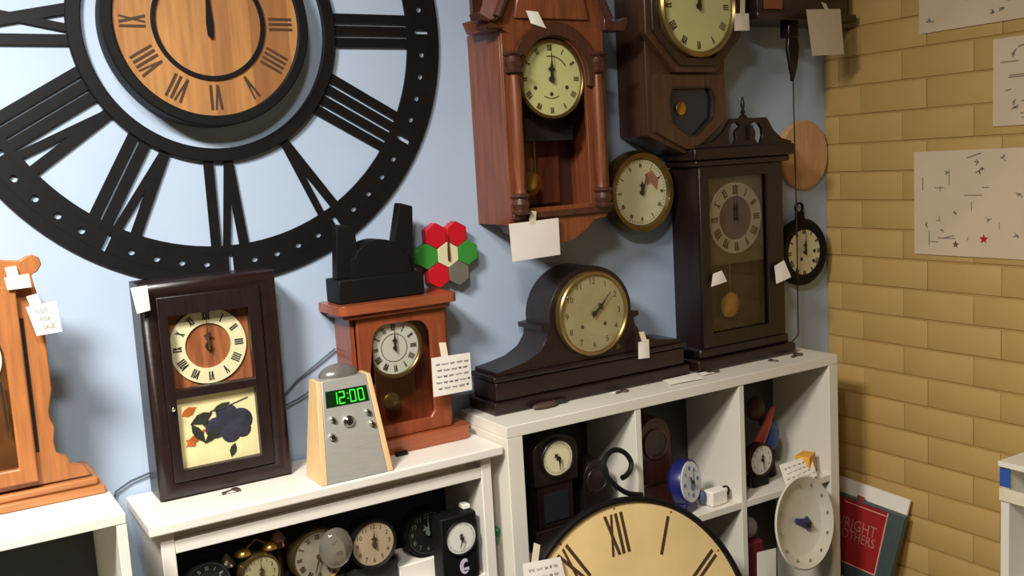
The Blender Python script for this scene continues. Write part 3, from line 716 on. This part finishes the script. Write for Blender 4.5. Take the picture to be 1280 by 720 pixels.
# ------------------------------------------------------------------ tambour clock
t = thing('tambour_mantel_clock', 'dark mahogany humpback mantel clock with old gold dial', 'clock', (1.43, 2.04, -.598))
zb = -.5975; cx, cz = 1.433, -.392
MB().box(1.132, 1.742, 1.978, 2.105, zb, zb+.030).build('base_plinth', MAHOX, t, bev=.004, seg=3)
MB().box(1.142, 1.732, 1.986, 2.10, zb+.0302, zb+.078).build('base_block', MAHOX, t, bev=.006, seg=3)
MB().box(1.136, 1.738, 1.981, 2.103, zb+.0782, zb+.092).build('base_moulding', MAHO2, t, bev=.005, seg=3)
pf = [(1.15, -.505), (1.72, -.505), (1.72, -.497), (1.68, -.492), (1.63, -.482), (1.59, -.462), (1.57, -.435), (1.568, -.418), (1.584, -.414), (1.584, -.402), (1.56, -.400)]
pf += arc(cx, cz, .127, .122, -3, 183, 30)
pf += [(1.306, -.400), (1.282, -.402), (1.282, -.414), (1.298, -.418), (1.296, -.435), (1.276, -.462), (1.236, -.482), (1.186, -.492), (1.15, -.497)]
MB().prism(pf, 1.99, 2.098).build('case', MAHO, t, bev=.003)
D = (cx-.002, -.388)
di = MB().disc(D, .098, 1.978, 1.99).build('dial', GOLDD, t)
MB().ring(D, .096, .106, 1.970, 1.99, 64, .003).build('bezel', DBRASS, t)
nm = arabic(D, .080, .021, 1.9775)
for xx in (-.035, .035): nm.disc((D[0]+xx, D[1]-.03), .005, 1.9772, 1.978, 12)
nm.build('numerals', BRINK, di)
hands(t, D, 1.976, 52, 46, .07, .005)
dome_glass(t, D, .097, 1.973, .010)
MB().lathe([(.0001, -.003), (.008, -.002), (.0001, 0)], (1.51, 1.99, -.485), 'y', 12).build('nameplate', OBRASS, t)
card('price_tag', [(1.556, 1.96, -.478), (1.592, 1.962, -.475), (1.590, 1.96, -.523), (1.554, 1.96, -.521)], 'narrow white tag on the front of the humpback mantel clock', 'tag',
     tape=((1.576, 1.961, -.48), (1.578, 1.975, -.455)))

# ------------------------------------------------------------------ tall dark bracket clock
t = thing('tall_bracket_clock', 'tall dark mahogany clock with pierced pediment, finial and brass pendulum', 'clock', (1.96, 2.04, -.598))
zb = -.5975
MB().box(1.772, 2.146, 1.975, 2.108, zb, zb+.032).build('base_plinth', MAHOX, t, bev=.006, seg=3)
MB().box(1.787, 2.130, 1.984, 2.104, zb+.0322, zb+.062).build('base_moulding', MAHO2, t, bev=.01, seg=3)
for a in (1.803, 2.100): MB().box(a, a+.014, 1.994, 2.10, -.535, -.044).build('side_panel', MAHO, t)
MB().box(1.8175, 2.0995, 2.09, 2.10, -.535, -.044).build('back_panel', MAHO2, t)
MB().prism([(1.803, -.535), (2.114, -.535), (2.114, -.044), (1.803, -.044)], 1.984, 1.9935, [[(1.836, -.498), (2.052, -.498), (2.052, -.075), (1.836, -.075)]]).build('door_frame', MAHO, t, bev=.002)
MB().box(1.787, 2.137, 1.976, 2.104, -.043, -.026).build('cornice', MAHO2, t, bev=.004)
MB().box(1.775, 2.150, 1.966, 2.108, -.0258, .006).build('cornice_top', MAHOX, t, bev=.007, seg=3)
pd = [(1.79, .0062), (2.145, .0062), (2.145, .012), (2.105, .022), (2.075, .045), (2.05, .080), (1.915, .080), (1.885, .045), (1.85, .022), (1.79, .012)]
def cres(c, s_):
    o = arc(c[0], c[1], .017, .027, 100, 260, 9) if s_ < 0 else arc(c[0], c[1], .017, .027, -80, 80, 9)
    e = (c[0]-.004*s_, c[1])
    return o+[(c[0]-.006*s_+.0, c[1]+(.016 if s_ > 0 else -.016)), (c[0]+.004*s_, c[1]), (c[0]-.006*s_, c[1]+(-.0 if 0 else (-.016 if s_ > 0 else .016)))]
holeL = [(1.950, .058), (1.938, .068), (1.918, .066), (1.905, .050), (1.903, .030), (1.910, .013), (1.924, .010), (1.933, .024), (1.930, .042), (1.938, .052)]
holeR = [(3.936-p[0], p[1]) for p in reversed(holeL)]
MB().prism(pd, 1.975, 1.987, [holeL, holeR]).build('pediment', MAHO, t, bev=.0015)
MB().box(1.975, 1.988, 1.966, 1.9748, .02, .06).build('pediment_block', MAHO2, t)
MB().lathe([(.0001, 0), (.012, 0), (.010, .006), (.004, .010), (.007, .016), (.0035, .022), (.006, .034), (.005, .044), (.002, .056), (.0001, .058)], (1.965, 1.981, .0802), 'z', 16).build('finial', MAHO2, t)
pl = MB().box(1.838, 2.050, 2.000, 2.004, -.315, -.078).build('dial_plate', mat('dull_gilt_plate', (96, 84, 58), .45, .4, var=.25, scale=25), t)
D = (1.942, -.190)
di = MB().ring(D, .060, .098, 1.996, 2.0, 56).build('chapter_ring', mat('aged_chapter_ring', (160, 150, 122), .5, .1, var=.1), t)
numerals(D, .066, .090, .0036, 1.9958, 1.6, 2.6).build('numerals', BRINK, di)
MB().disc(D, .0595, 1.997, 1.9998).build('dial_centre', mat('plum_brown_centre', (84, 56, 48), .5, var=.2), t)
hands(t, D, 1.995, 0, 0, .07, .004)
MB().box(1.838, 2.050, 2.02, 2.03, -.50, -.318).build('inner_panel', mat('dark_gilt_panel', (60, 42, 26), .5, .2, var=.2), t)  # inner panel in one dark brown tone
MB().lathe([(.0001, -.006), (.028, -.005), (.036, 0), (.0001, .005)], (1.925, 2.008, -.432)).build('pendulum_bob', BRASS, t)
MB().box(1.923, 1.927, 2.008, 2.011, -.40, -.318).build('pendulum_rod', OBRASS, t)
MB().box(1.832, 2.056, 1.9945, 1.9955, -.502, -.071).build('glass', GLASSD, t)
card('price_tag', [(1.832, 1.974, -.332), (1.862, 1.972, -.326), (1.880, 1.972, -.358), (1.822, 1.972, -.366)], 'small white tag on the left door edge of the tall dark clock', 'tag')
card('price_tag', [(2.062, 1.972, -.335), (2.098, 1.97, -.322), (2.120, 1.965, -.372), (2.068, 1.972, -.386)], 'white tag on the right door edge of the tall dark clock', 'tag')

# ------------------------------------------------------------------ shelf-top bits
def key(name, x, y, z, a, label, s_=1.0, flat=None):
    mb = MB(); c, d = math.cos(math.radians(a)), math.sin(math.radians(a))
    def q(u, v): return (x+u*c-v*d, y+u*d+v*c)
    wing = [(0, 0), (.008, .011), (.018, .012), (.022, .004), (.018, 0), (.022, -.004), (.018, -.012), (.008, -.011)]
    mb.prism([q(u*s_, v*s_) for u, v in wing], z+.0005, z+.006*s_, ax='z')
    p0, p1 = q(0, 0), q(-.022*s_, 0)
    mb.tube([(p0[0], p0[1], z+.004*s_), (p1[0], p1[1], z+.004*s_)], .0035*s_, 8)
    return single(mb, name, flat or OBRASS, label, 'key')
DK = mat('dull_dark_metal', (92, 74, 64), .45, .4, var=.15)
zt = -.598
r = thing('eyeglasses_case', 'small dark brown pouch in front of the humpback clock base', 'pouch', (1.265, 1.972, zt))
MB().ball((1.262, 1.962, zt+.0085), .036, .013, .008, 20, 10).build('pouch', mat('brown_leather', (78, 58, 50), .5, var=.25), r)
MB().box(1.29, 1.332, 1.966, 1.974, zt+.0005, zt+.016).build('flap', MAHO2, r, bev=.003)
key('winding_key', 1.492, 1.957, zt, 10, 'dark winding key on white shelf in front of the humpback clock', .9, DK)
key('winding_key', 1.80, 1.955, zt+.002, 160, 'winding key lying on papers between the humpback and tall clocks', .9, DK)
key('winding_key', 2.11, 1.945, zt, 20, 'dark winding key at right foot of the tall dark clock', 1.1, DK)
key('winding_key', 2.02, 1.945, zt, 100, 'tiny winding key before the middle of the tall dark clock', .7, DK)
key('winding_key', .50, 1.985, -.64, 15, 'dark winding key in front of the plum-picture clock', .9, DK)
single(MB().box(.868, .897, 1.972, 1.984, -.6395, -.630), 'black_clip', BLACKM, 'small black clip beside the digital clock radio foot', 'clip', bev=.002)
card('paper_slip', [(1.465, 1.971, zt+.003), (1.50, 1.971, zt+.003), (1.50, 1.955, zt+.002), (1.465, 1.955, zt+.002)], 'thin white slip under the key before the humpback clock', 'paper')
card('paper_slip', [(1.64, 1.972, zt+.005), (1.75, 1.972, zt+.006), (1.735, 1.915, zt+.003), (1.625, 1.925, zt+.003)], 'white folded paper lying on bookcase top before the humpback clock end', 'paper')
card('paper_slip', [(1.765, 1.972, zt+.004), (1.81, 1.972, zt+.004), (1.80, 1.945, zt+.003), (1.755, 1.945, zt+.003)], 'small paper under a key between humpback and tall clocks', 'paper')
card('paper_slip', [(.478, 1.998, -.637), (.515, 1.996, -.637), (.513, 1.978, -.638), (.472, 1.98, -.638)], 'white slip under the key of the plum-picture clock', 'paper')
single(MB().tube([(.27, 2.108, -.70), (.300, 2.112, -.625), (.33, 2.112, -.61), (.372, 2.112, -.60)], .0022, 6), 'power_cable', CABLE, 'thin blue-grey cable curving behind left corner of the plum-picture clock', 'cable')
single(MB().tube([(.655, 2.112, -.50), (.70, 2.112, -.46), (.74, 2.112, -.435), (.798, 2.112, -.40)], .0022, 6), 'power_cable', CABLE, 'upper cable on the wall between plum-picture and cherry clocks', 'cable')
single(MB().tube([(.655, 2.108, -.515), (.70, 2.108, -.50), (.75, 2.108, -.478), (.798, 2.108, -.468)], .0022, 6), 'power_cable', CABLE, 'lower cable on the wall between plum-picture and cherry clocks', 'cable')
r = thing('push_pin', 'green push pin with tag on side of the white bookcase', 'pin', (1.10, 1.945, -.867))
MB().lathe([(.0001, -.012), (.010, -.010), (.012, -.004), (.008, 0), (.0001, 0)], (1.1015, 1.945, -.862), 'x', 16).build('pin_head', DGREEN, r)
MB().prism([(1.938, -.866), (1.950, -.866), (1.954, -.894), (1.944, -.892)], 1.0975, 1.1015, ax='x').build('pin_tail', mat('pale_green', (110, 160, 130), .5), r)
r = thing('brass_catch', 'small brass catch on upper side of the white bookcase', 'catch', (1.10, 2.055, -.632))
MB().lathe([(.0001, -.008), (.006, -.007), (.008, 0), (.0001, 0)], (1.1015, 2.055, -.628), 'x', 14).build('catch', BRASS, r)

# ------------------------------------------------------------------ clocks in the middle unit
ZS = -.942
def alarm(name, label, c, yf, r, dialm, rimm, inkm, h, m_, z_rest, depth=.045, num='r', glassr=0, feet=True):
    t = thing(name, label, 'clock', (c[0], yf+depth/2, z_rest))
    MB().lathe([(.0001, depth), (r*.85, depth), (r, depth*.75), (r, .008), (r*.96, 0), (r*.88, .003), (r*.86, .010), (.0001, .010)], (c[0], yf, c[1]), seg=44).build('case', rimm, t)
    di = MB().disc(c, r*.87, yf+.006, yf+.0105).build('dial', dialm, t)
    nm = numerals(c, r*.6, r*.78, r*.028, yf+.0058) if num == 'r' else arabic(c, r*.68, r*.26, yf+.0055)
    nm.build('numerals', inkm, di)
    hands(t, c, yf+.004, h, m_, r*.62, r*.07, inkm)
    if glassr: dome_glass(t, c, r*.88, yf+.002, glassr)
    if feet:
        for s_ in (-1, 1):
            MB().tube([(c[0]+s_*r*.5, yf+depth*.5, c[1]-r*.8), (c[0]+s_*r*.72, yf+depth*.5, z_rest+.0005)], [.005, .004], 8).build('foot', rimm, t)
    return t
RZ = -.868
for x0_, x1_, y0_, y1_, zt_, lb in ((.40, .722, 1.975, 2.07, RZ, 'dark low riser under the brass and domed alarm clocks'), (.725, .848, 1.975, 2.07, RZ, 'dark block under the beige-dial desk clock'), (.852, 1.0, 1.975, 2.07, -.891, 'white block under the black-faced desk clock')):
    single(MB().box(x0_, x1_, y0_-.009, y1_, ZS+.0005, zt_), 'riser_box', WHITE2 if x0_ > .8 else DARKB, lb, 'box', bev=.002)
alarm('desk_clock', 'round dark-rimmed desk clock with beige dial and both hands at twelve', (.786, -.812), 1.94, .0555, mat('dusty_beige_dial', (168, 148, 118), .5, var=.08), BLACKM, BRINK, 0, 0, RZ, .05, 'a', feet=False)
alarm('desk_clock', 'round black-faced desk clock with pale green hands', (.934, -.834), 1.975, .0565, mat('black_dial', (30, 30, 30), .2), BLACKM, mat('pale_green_ink', (96, 118, 90), .5), 335, 0, -.891, .05, 'a', glassr=.006, feet=False)
t = thing('black_box_clock', 'upright black box clock with small white dial beside the right post', 'clock', (.98, 1.93, ZS))
MB().box(.936, 1.028, 1.913, 1.963, ZS+.0005, -.786).build('case', BLACKM, t, bev=.004)
D = (.983, -.838)
di = MB().disc(D, .0375, 1.909, 1.9148).build('dial', WDIAL, t); MB().ring(D, .037, .041, 1.906, 1.9148, bev=.001).build('bezel', BLACK, t)
minute_ticks(D, .030, .034, 1.9085, .0008).build('minute_marks', INKL, di)
hands(t, D, 1.907, 350, 200, .022, .003)
mb = MB(); lz = -.908
mb.prism(arc(.990, lz, .013, .018, 60, 300, 14)+arc(.994, lz, .008, .010, 300, 60, 14), 1.9118, 1.9129); mb.box(.988, 1.000, 1.9118, 1.9129, lz-.012, lz-.004)
mb.build('emblem', mat('pale_lilac_print', (206, 196, 214), .5), t, label='pale curved emblem')
single(MB().box(1.008, 1.026, 1.935, 1.96, -.7855, -.775), 'white_clip', PAPER, 'small white clip on top of the upright black box clock', 'clip', bev=.002)
t = alarm('domed_desk_clock', 'silvery desk clock with bulging clear dome beside the beige-dial desk clock', (.660, -.806), 1.94, .061, SMOKE, OBRASS, BRINK, 30, 200, RZ, .05, 'r', feet=False)
gb = bpy.data.materials.new('cloudy_bulb'); gb.use_nodes = True; b = gb.node_tree.nodes['Principled BSDF']
b.inputs['Base Color'].default_value = (.62, .58, .48, 1); b.inputs['Roughness'].default_value = .03; b.inputs['Transmission Weight'].default_value = .85; b.inputs['IOR'].default_value = 1.45
MB().ball((.694, 1.930, -.792), .037, .022, .044, 28, 16).build('glass_dome', gb, t)
t = alarm('twin_bell_alarm_clock', 'brass twin-bell alarm clock half cut off by the picture bottom', (.532, -.806), 1.93, .042, mat('olive_dial', (150, 142, 104), .45, var=.08), OBRASS, BRINK, 2, 0, RZ, .045, 'a')
for x in (-.028, .028):
    MB().lathe([(.017, 0), (.016, .006), (.010, .012), (.0001, .014)], (.532+x, 1.952, -.764), 'z', 20).build('bell', BRASS, t)
MB().tube([(.512, 1.952, -.752), (.532, 1.952, -.738), (.552, 1.952, -.752)], .0018, 6).build('handle', BRASS, t)
t = alarm('travel_clock', 'small dark round travel clock in the left corner of the alarm clock shelf', (.43, -.806), 1.95, .046, mat('dark_green_dial', (34, 40, 38), .2), mat('dark_teal_case', (38, 44, 46), .3), INKL, 300, 60, RZ, .04, 'r', feet=False)
t = thing('small_bell', 'small rose-metal bell between the brass alarm and domed clocks', 'bell', (.59, 1.99, RZ))
MB().lathe([(.024, .088), (.022, .098), (.012, .112), (.003, .118), (.0001, .119)], (.592, 2.0, RZ), 'z', 24).build('bell', PINKB, t)
MB().tube([(.592, 2.0, RZ+.0005), (.592, 2.0, RZ+.088)], [.010, .004], 10).build('stand', OBRASS, t)
t = thing('small_bell', 'small silver-topped brass bell left of the twin-bell alarm clock', 'bell', (.475, 1.99, RZ))
MB().lathe([(.018, .078), (.016, .088), (.006, .10), (.0001, .103)], (.478, 1.985, RZ), 'z', 24).build('bell', mat('pale_metal', (190, 180, 150), .2, .9), t)
MB().tube([(.478, 1.985, RZ+.0005), (.478, 1.985, RZ+.078)], [.008, .003], 10).build('stand', OBRASS, t)
# item inside left unit
single(MB().box(.02, .07, 1.95, 1.99, -.9495, -.86), 'brown_box', wood('brown_box_wood', (96, 56, 40)), 'small brown box in the shadow of the left white unit', 'box', bev=.003)

# ------------------------------------------------------------------ clocks in the corner bookcase
ZH = -.9455
t = thing('miniature_longcase_clock', 'miniature dark longcase clock with cream dial in the left cube', 'clock', (1.255, 1.95, ZH))
MB().box(1.195, 1.325, 1.925, 1.99, ZH+.0005, ZH+.06).build('base', MAHO2, t, bev=.003)
MB().box(1.210, 1.310, 1.932, 1.985, ZH+.0605, -.775).build('trunk', MAHO, t, bev=.002)
MB().prism([(1.197, -.7745), (1.323, -.7745), (1.325, -.70)]+arc(1.26, -.70, .065, .045, 0, 180, 14)+[(1.195, -.70)], 1.925, 1.99).build('hood', MAHO2, t, bev=.003)
D = (1.262, -.712)
di = MB().disc(D, .043, 1.918, 1.9248).build('dial', CREAM, t); MB().ring(D, .042, .047, 1.915, 1.9248, bev=.001).build('bezel', MAHO, t)
minute_ticks(D, .034, .039, 1.9175, .0009).build('minute_marks', INKL, di); hands(t, D, 1.916, 320, 180, .028, .004)
MB().box(1.225, 1.295, 1.929, 1.9318, -.87, -.80).build('trunk_glass', DGLASS, t)
t = thing('dark_mantel_clock', 'small glossy dark rounded clock beside the miniature longcase clock', 'clock', (1.39, 1.97, ZH))
MB().prism([(1.345, ZH+.0005), (1.435, ZH+.0005), (1.43, -.80)]+arc(1.39, -.80, .040, .052, 0, 180, 14)+[(1.35, -.80)], 1.94, 2.0).build('case', MAHO2, t, bev=.006, seg=3)
MB().ring((1.39, -.80), .026, .033, 1.935, 1.9398, bev=.001).build('bezel', MAHO, t)
MB().disc((1.39, -.80), .026, 1.936, 1.9398).build('dial', mat('brown_dial', (44, 30, 30), .2), t)
t = thing('dome_top_clock', 'brown wooden round-topped clock in the middle cube', 'clock', (1.61, 1.99, ZH))
MB().prism([(1.556, ZH+.0005), (1.661, ZH+.0005), (1.661, -.745)]+arc(1.6085, -.745, .0525, .055, 0, 180, 14)+[(1.556, -.745)], 1.975, 2.04).build('case', wood('red_dark_case', (74, 40, 26)), t, bev=.004)
MB().box(1.549, 1.668, 1.972, 2.05, ZH+.0005, ZH+.02).build('base', WALND, t, bev=.003)
MB().box(1.559, 1.658, 1.970, 1.9745, -.868, -.862).build('band', OBRASS, t)
D = (1.6085, -.76)
di = MB().disc(D, .036, 1.970, 1.9748).build('dial', WALND, t); MB().ring(D, .035, .04, 1.968, 1.9748).build('bezel', WALN, t)
t = thing('blue_rim_clock', 'small oval clock with navy rim and pale blue patterned face', 'clock', (1.672, 1.912, -.862), rot=(math.radians(-8), 0, math.radians(22)))
D = (0, 0)
MB().lathe([(.0001, .042), (.050, .042), (.060, .03), (.060, .004), (.058, 0), (.053, .002), (.0001, .004)], (0, 0, 0), seg=40).build('case', NAVY, t, local=True)
di = MB().disc(D, .053, -.002, .0035).build('dial', PALEB, t, local=True)
mb = MB()
for a in range(0, 360, 45):
    mb.ball((.036*math.cos(math.radians(a)), -.002, .036*math.sin(math.radians(a))), .003+.004*(a % 90 == 0), .0008, .006, 10, 6)
mb.disc((.004, -.012), .013, -.003, -.0015, 14); mb.build('blue_flowers', mat('soft_blue', (92, 108, 150), .5), di, local=True)
hands(t, D, -.004, 320, 10, .036, .003, local=True)
MB().box(-.03, .03, .008, .045, -.080, -.052).build('stand', NAVY, t, bev=.003, local=True)
r = thing('white_cube_box', 'small white box with dark ring in the middle cube', 'box', (1.76, 1.92, ZH))
MB().box(1.735, 1.79, 1.90, 1.935, ZH+.0005, ZH+.042).build('body', PAPER, r, bev=.004)
MB().ring((1.795, ZH+.03), .011, .015, 1.912, 1.917, 20).build('ring', BLACKM, r)
MB().ball((1.722, 1.925, ZH+.026), .012, .010, .02, 12, 8).build('tassel', mat('grey_blue', (80, 90, 112), .6), r)
r = thing('figurine', 'blue and red small figurine standing behind the white alarm clock', 'figurine', (2.03, 2.02, ZH))
MB().ball((2.06, 2.01, -.835), .040, .022, .048, 16, 10).build('body', BLUE2, r)
MB().tube([(1.985, 1.99, -.88), (2.0, 1.985, -.83), (2.03, 1.985, -.79), (2.07, 2.0, -.75)], [.012, .016, .012, .007], 8).build('sash', mat('dull_red', (150, 52, 38), .5), r)
MB().ball((2.012, 2.01, -.745), .030, .022, .036, 16, 10).build('head', mat('dark_brown_hair', (62, 34, 26), .6), r)
MB().tube([(2.045, 2.01, -.80), (2.022, 2.01, -.76)], .012, 8).build('neck', CABI, r)
MB().lathe([(.0001, .0005), (.035, .0005), (.03, .04), (.018, .075), (.0001, .08)], (2.04, 2.01, ZH), 'z', 18).build('base', CABI, r)
t = alarm('white_alarm_clock', 'small white-faced alarm clock with dark rim in the right cube', (1.955, -.868), 1.93, .047, WDIAL, mat('dark_red_rim', (54, 20, 24), .3), INK, 5, 178, ZH, .04, 'a', glassr=.004)
MB().box(1.925, 1.985, 1.938, 1.968, ZH+.0005, -.912).build('stand', BLACKM, t, bev=.003)
card('paper_slip', [(1.995, 1.908, -.885), (2.118, 1.905, -.880), (2.108, 1.874, -.932), (1.99, 1.874, -.952)], 'white papers spilling over the right cube shelf above the plate clock', 'paper', lines=4, seed=8, ink=INKL)
single(MB().prism([(2.09, 1.885), (2.145, 1.91), (2.13, 1.945), (2.075, 1.925)], -.945, -.878, ax='z'), 'orange_paper', YELL, 'orange-yellow folded paper on top of the white papers', 'paper', bev=.003)
# plate clock
Rot = Matrix.Rotation(math.radians(-9), 4, 'X')
t = thing('plate_clock', 'round white plate clock with blue hand leaning on the right of the bookcase', 'clock', (1.998, 1.832, -1.03), rot=(math.radians(-9), 0, math.radians(6)))
MB().lathe([(.0001, .010), (.085, .012), (.125, -.006), (.128, -.010), (.124, -.013), (.092, .001), (.086, .004), (.0001, .003)], (0, 0, 0), seg=60).build('plate', mat('white_china', (214, 208, 188), .3, var=.04), t, local=True)
mb = MB()
for i in range(12):
    a = math.radians(30*i); mb.ball((.106*math.sin(a), -.0075, .106*math.cos(a)), .005, .001, .005, 10, 6)
mb.build('hour_marks', INKL, t, local=True)
MB().prism([(-.035, .010), (-.028, .018), (.008, .008), (.02, .012), (.032, -.005), (.028, -.022), (.012, -.024), (.002, -.012)], -.006, -.001).build('painted_blue_bird', mat('blue_print', (58, 62, 110), .5, var=.3, scale=60), t, local=True)
hands(t, (.01, -.006), -.008, 100, 285, .03, .003, local=True)
r = single(MB().box(1.86, 1.92, 1.90, 1.97, -1.22, -1.08), 'red_box', MAROON, 'maroon soft box behind the plate clock', 'box', bev=.006)
single(MB().ball((1.89, 1.935, -1.048), .032, .028, .032, 16, 10), 'white_ornament', mat('greyish_pink', (150, 130, 120), .6), 'small greyish ornament on the maroon box behind the plate clock', 'ornament')
card('paper_slip', [(1.865, 1.872, -1.095), (1.935, 1.870, -1.10), (1.93, 1.868, -1.20), (1.86, 1.870, -1.195)], 'white paper hanging below the left of the plate clock', 'paper')

# big cream clock leaning in front of the bookcase
X = Vector((.9993, .0356, -.0085)); Zv = Vector((-.0023, .2931, .9561)); Nn = Vector((.0365, -.9554, .293))
mm = Matrix((X, -Nn, Zv)).transposed()
t = thing('large_round_clock', 'large round cream wall clock with black rim leaning before the white bookcase', 'clock', (1.336, 1.715, -1.147), rot=mm.to_euler())
MB().lathe([(.0001, .012), (.352, .012), (.356, .006), (.356, -.010), (.350, -.014), (.343, -.012), (.341, 0), (.0001, 0)], (0, 0, 0), seg=96).build('rim', BLACKM, t, local=True)
di = MB().disc((0, 0), .342, -.004, .001, 96).build('dial', PARCH, t, local=True)
for i in range(12):
    mb = MB(); roman(mb, (0, 0), ROM[i], 30*i, .228, .322, .0085, -.0052, -.004, 1.9, 3.4); mb.build('numeral', BRINK, di, local=True)
mb = MB()
for i in range(12):
    a = math.radians(30*i+1); mb.disc((.334*math.sin(a), .334*math.cos(a)), .003, -.0052, -.004, 8)
mb.build('hour_dots', mat('rust_dots', (150, 80, 40), .6), di, local=True)
hands(t, (0, 0), -.008, 205, 150, .2, .012, BLACKM, local=True)
sp = [(.10, 0, .345), (.06, 0, .358), (.03, 0, .382), (.008, 0, .415), (.008, 0, .438), (.024, 0, .458), (.052, 0, .465), (.078, 0, .452), (.090, 0, .428), (.082, 0, .410), (.068, 0, .400), (.052, 0, .396)]
def smooth(P, n=4):
    out = []
    for i in range(len(P)-1):
        p0, p1, p2, p3 = [Vector(P[max(0, min(len(P)-1, i+k))]) for k in (-1, 0, 1, 2)]
        for j in range(n):
            u = j/n; out.append(.5*((2*p1)+(-p0+p2)*u+(2*p0-5*p1+4*p2-p3)*u*u+(-p0+3*p1-3*p2+p3)*u**3))
    return out+[Vector(P[-1])]
sp = [(a, b-.0, c) for a, b, c in sp]
MB().tube(smooth(sp), .0065, 8).build('scroll_ornament', BLACK, t, local=True)
single(MB().box(1.05, 1.62, 1.50, 1.66, ZF+.0005, ZF+.002), 'floor_mat', DARKB, 'dark mat on the floor under the large cream clock', 'mat')
def lp(x, z, y=-.012): v = mm @ Vector((x, y, z)); return (1.336+v.x, 1.715+v.y, -1.147+v.z)
card('price_tag', [lp(-.285, .280, -.03), lp(-.180, .268, -.02), lp(-.178, .20, -.02), lp(-.295, .21, -.03)], 'white tag taped over the upper left of the large cream clock', 'tag',
     tape=(lp(-.255, .27, -.026), lp(-.232, .31, -.018)), lines=3, seed=5, ink=INKL)

# ------------------------------------------------------------------ boxed book against the brick wall
t = thing('history_book', 'red and grey-green Wright Brothers book leaning against the yellow brick wall', 'book', (2.33, 1.93, -1.45))
# cover plane: lean so that the top touches the wall; u along +y (right in picture = smaller y)
def bp_(u, v, lift=0):    # u 0..1 left->right, v 0..1 bottom->top ; lift toward room
    yl = 2.085-.02*(1-v); yr = 1.80+.045*(1-v)
    x = 2.395-.085*(1-v)-lift
    return (x, yl+(yr-yl)*u, (-1.105+.012*(1-u))-.36*(1-v))
def bquad(u0, u1, v0, v1, l0, l1):
    vs = [bp_(u0, v0, l1), bp_(u1, v0, l1), bp_(u1, v1, l1), bp_(u0, v1, l1), bp_(u0, v0, l0), bp_(u1, v0, l0), bp_(u1, v1, l0), bp_(u0, v1, l0)]
    return vs, [(0, 1, 2, 3), (4, 5, 6, 7), (0, 1, 5, 4), (1, 2, 6, 5), (2, 3, 7, 6), (3, 0, 4, 7)]
MB().add(*bquad(0, 1, 0, 1, -.018, .002)).build('cover', BOOKG, t, bev=.001)
MB().add(*bquad(-.06, .965, 0, 1.12, -.026, -.019)).build('page_board', PAPER, t, label='white board behind the cover')
pn = MB().add(*bquad(.02, .80, .47, .99, .0021, .0028)).build('red_panel', BOOKR, t, label='red title panel')
mb = MB()
for q in ((.02, .80, .462, .472), (.795, .81, .465, .985), (.25, .80, .955, .963)): mb.add(*bquad(*q, .0022, .0034))
mb.build('panel_border', PINKL, pn)
mb = MB()
text(mb, 'WRIGHT', .15, lambda a, b: bp_(.42+a, .79+b*.85, .0034)); text(mb, 'BROTHERS', .125, lambda a, b: bp_(.42+a, .70+b*.9, .0034))
mb.build('lettering', mat('dusty_pink_print', (176, 112, 98), .6), pn)
mb = MB()
for q in ((.30, .62, .30, .325), (.34, .50, .345, .355), (.45, .58, .24, .30)): mb.add(*bquad(*q, .0022, .0036))
mb.build('gold_biplane', mat('gold_print', (176, 146, 84), .5), t)
MB().add(*bquad(.40, .49, .98, 1.045, .0022, .0035)).build('bookmark_tab', mat('dull_rose', (140, 60, 60), .6), t)

# ------------------------------------------------------------------ drawings on the brick wall
def drawing(y0, y1, z0, z1, label, seed, star=False):
    xx = XR-.004
    r = card('drawing_sheet', [(xx, y0, z1), (xx, y1, z1), (xx, y1, z0), (xx, y0, z0)], label, 'drawing', m=PAPERD, seed=seed)
    rnd = random.Random(seed); mb = MB(); X_ = xx-.0042
    def seg(a, b, c, d, w_=.0016):
        dy, dz = c-a, d-b; L = math.hypot(dy, dz) or 1; ny, nz = -dz/L*w_, dy/L*w_
        mb.add([(X_, a+ny, b+nz), (X_, a-ny, b-nz), (X_, c-ny, d-nz), (X_, c+ny, d+nz)], [(0, 1, 2, 3)])
    W, Hh = y1-y0, z1-z0
    for i in range(16):
        u, v = rnd.uniform(.06, .9), rnd.uniform(.08, .93); a = rnd.choice((0, 0, 90, 20)); L = rnd.uniform(.03, .16)
        p = (y0+W*u, z0+Hh*v); q = (p[0]+W*L*math.cos(math.radians(a)), p[1]+Hh*L*math.sin(math.radians(a)))
        seg(p[0], p[1], q[0], min(q[1], z1-.004), .0009)
    for i in range(11):
        u, v = rnd.uniform(.08, .88), rnd.uniform(.08, .92); px, pz = y0+W*u, z0+Hh*v
        for k in range(4): seg(px, pz, px+rnd.uniform(-.012, .012), pz+rnd.uniform(-.01, .01), .0013)
    mb.build('pencil_lines', INKL, r, kind='stuff')
    if star:
        for (u, v, c_, s_) in ((.585, .175, RED, .013), (.36, .115, mat('brown_star', (120, 70, 60), .6), .010)):
            cy, cz = y0+W*u, z0+Hh*v
            pts = [(cy+s_*(1 if k % 2 == 0 else .42)*math.sin(math.radians(36*k)), cz+s_*(1 if k % 2 == 0 else .42)*math.cos(math.radians(36*k))) for k in range(10)]
            MB().prism(pts, X_-.0006, X_, ax='x').build('star', c_, r)
drawing(1.799, 1.43, -.329, -.040, 'wide pencil diagram with red and brown stars on the brick wall', 4, True)
drawing(1.561, 1.22, .017, .240, 'pencil drawing cut off at right, above the starred diagram', 9)
drawing(1.780, 1.36, .283, .55, 'topmost pencil sheet on the brick wall, cut by the picture top', 12)
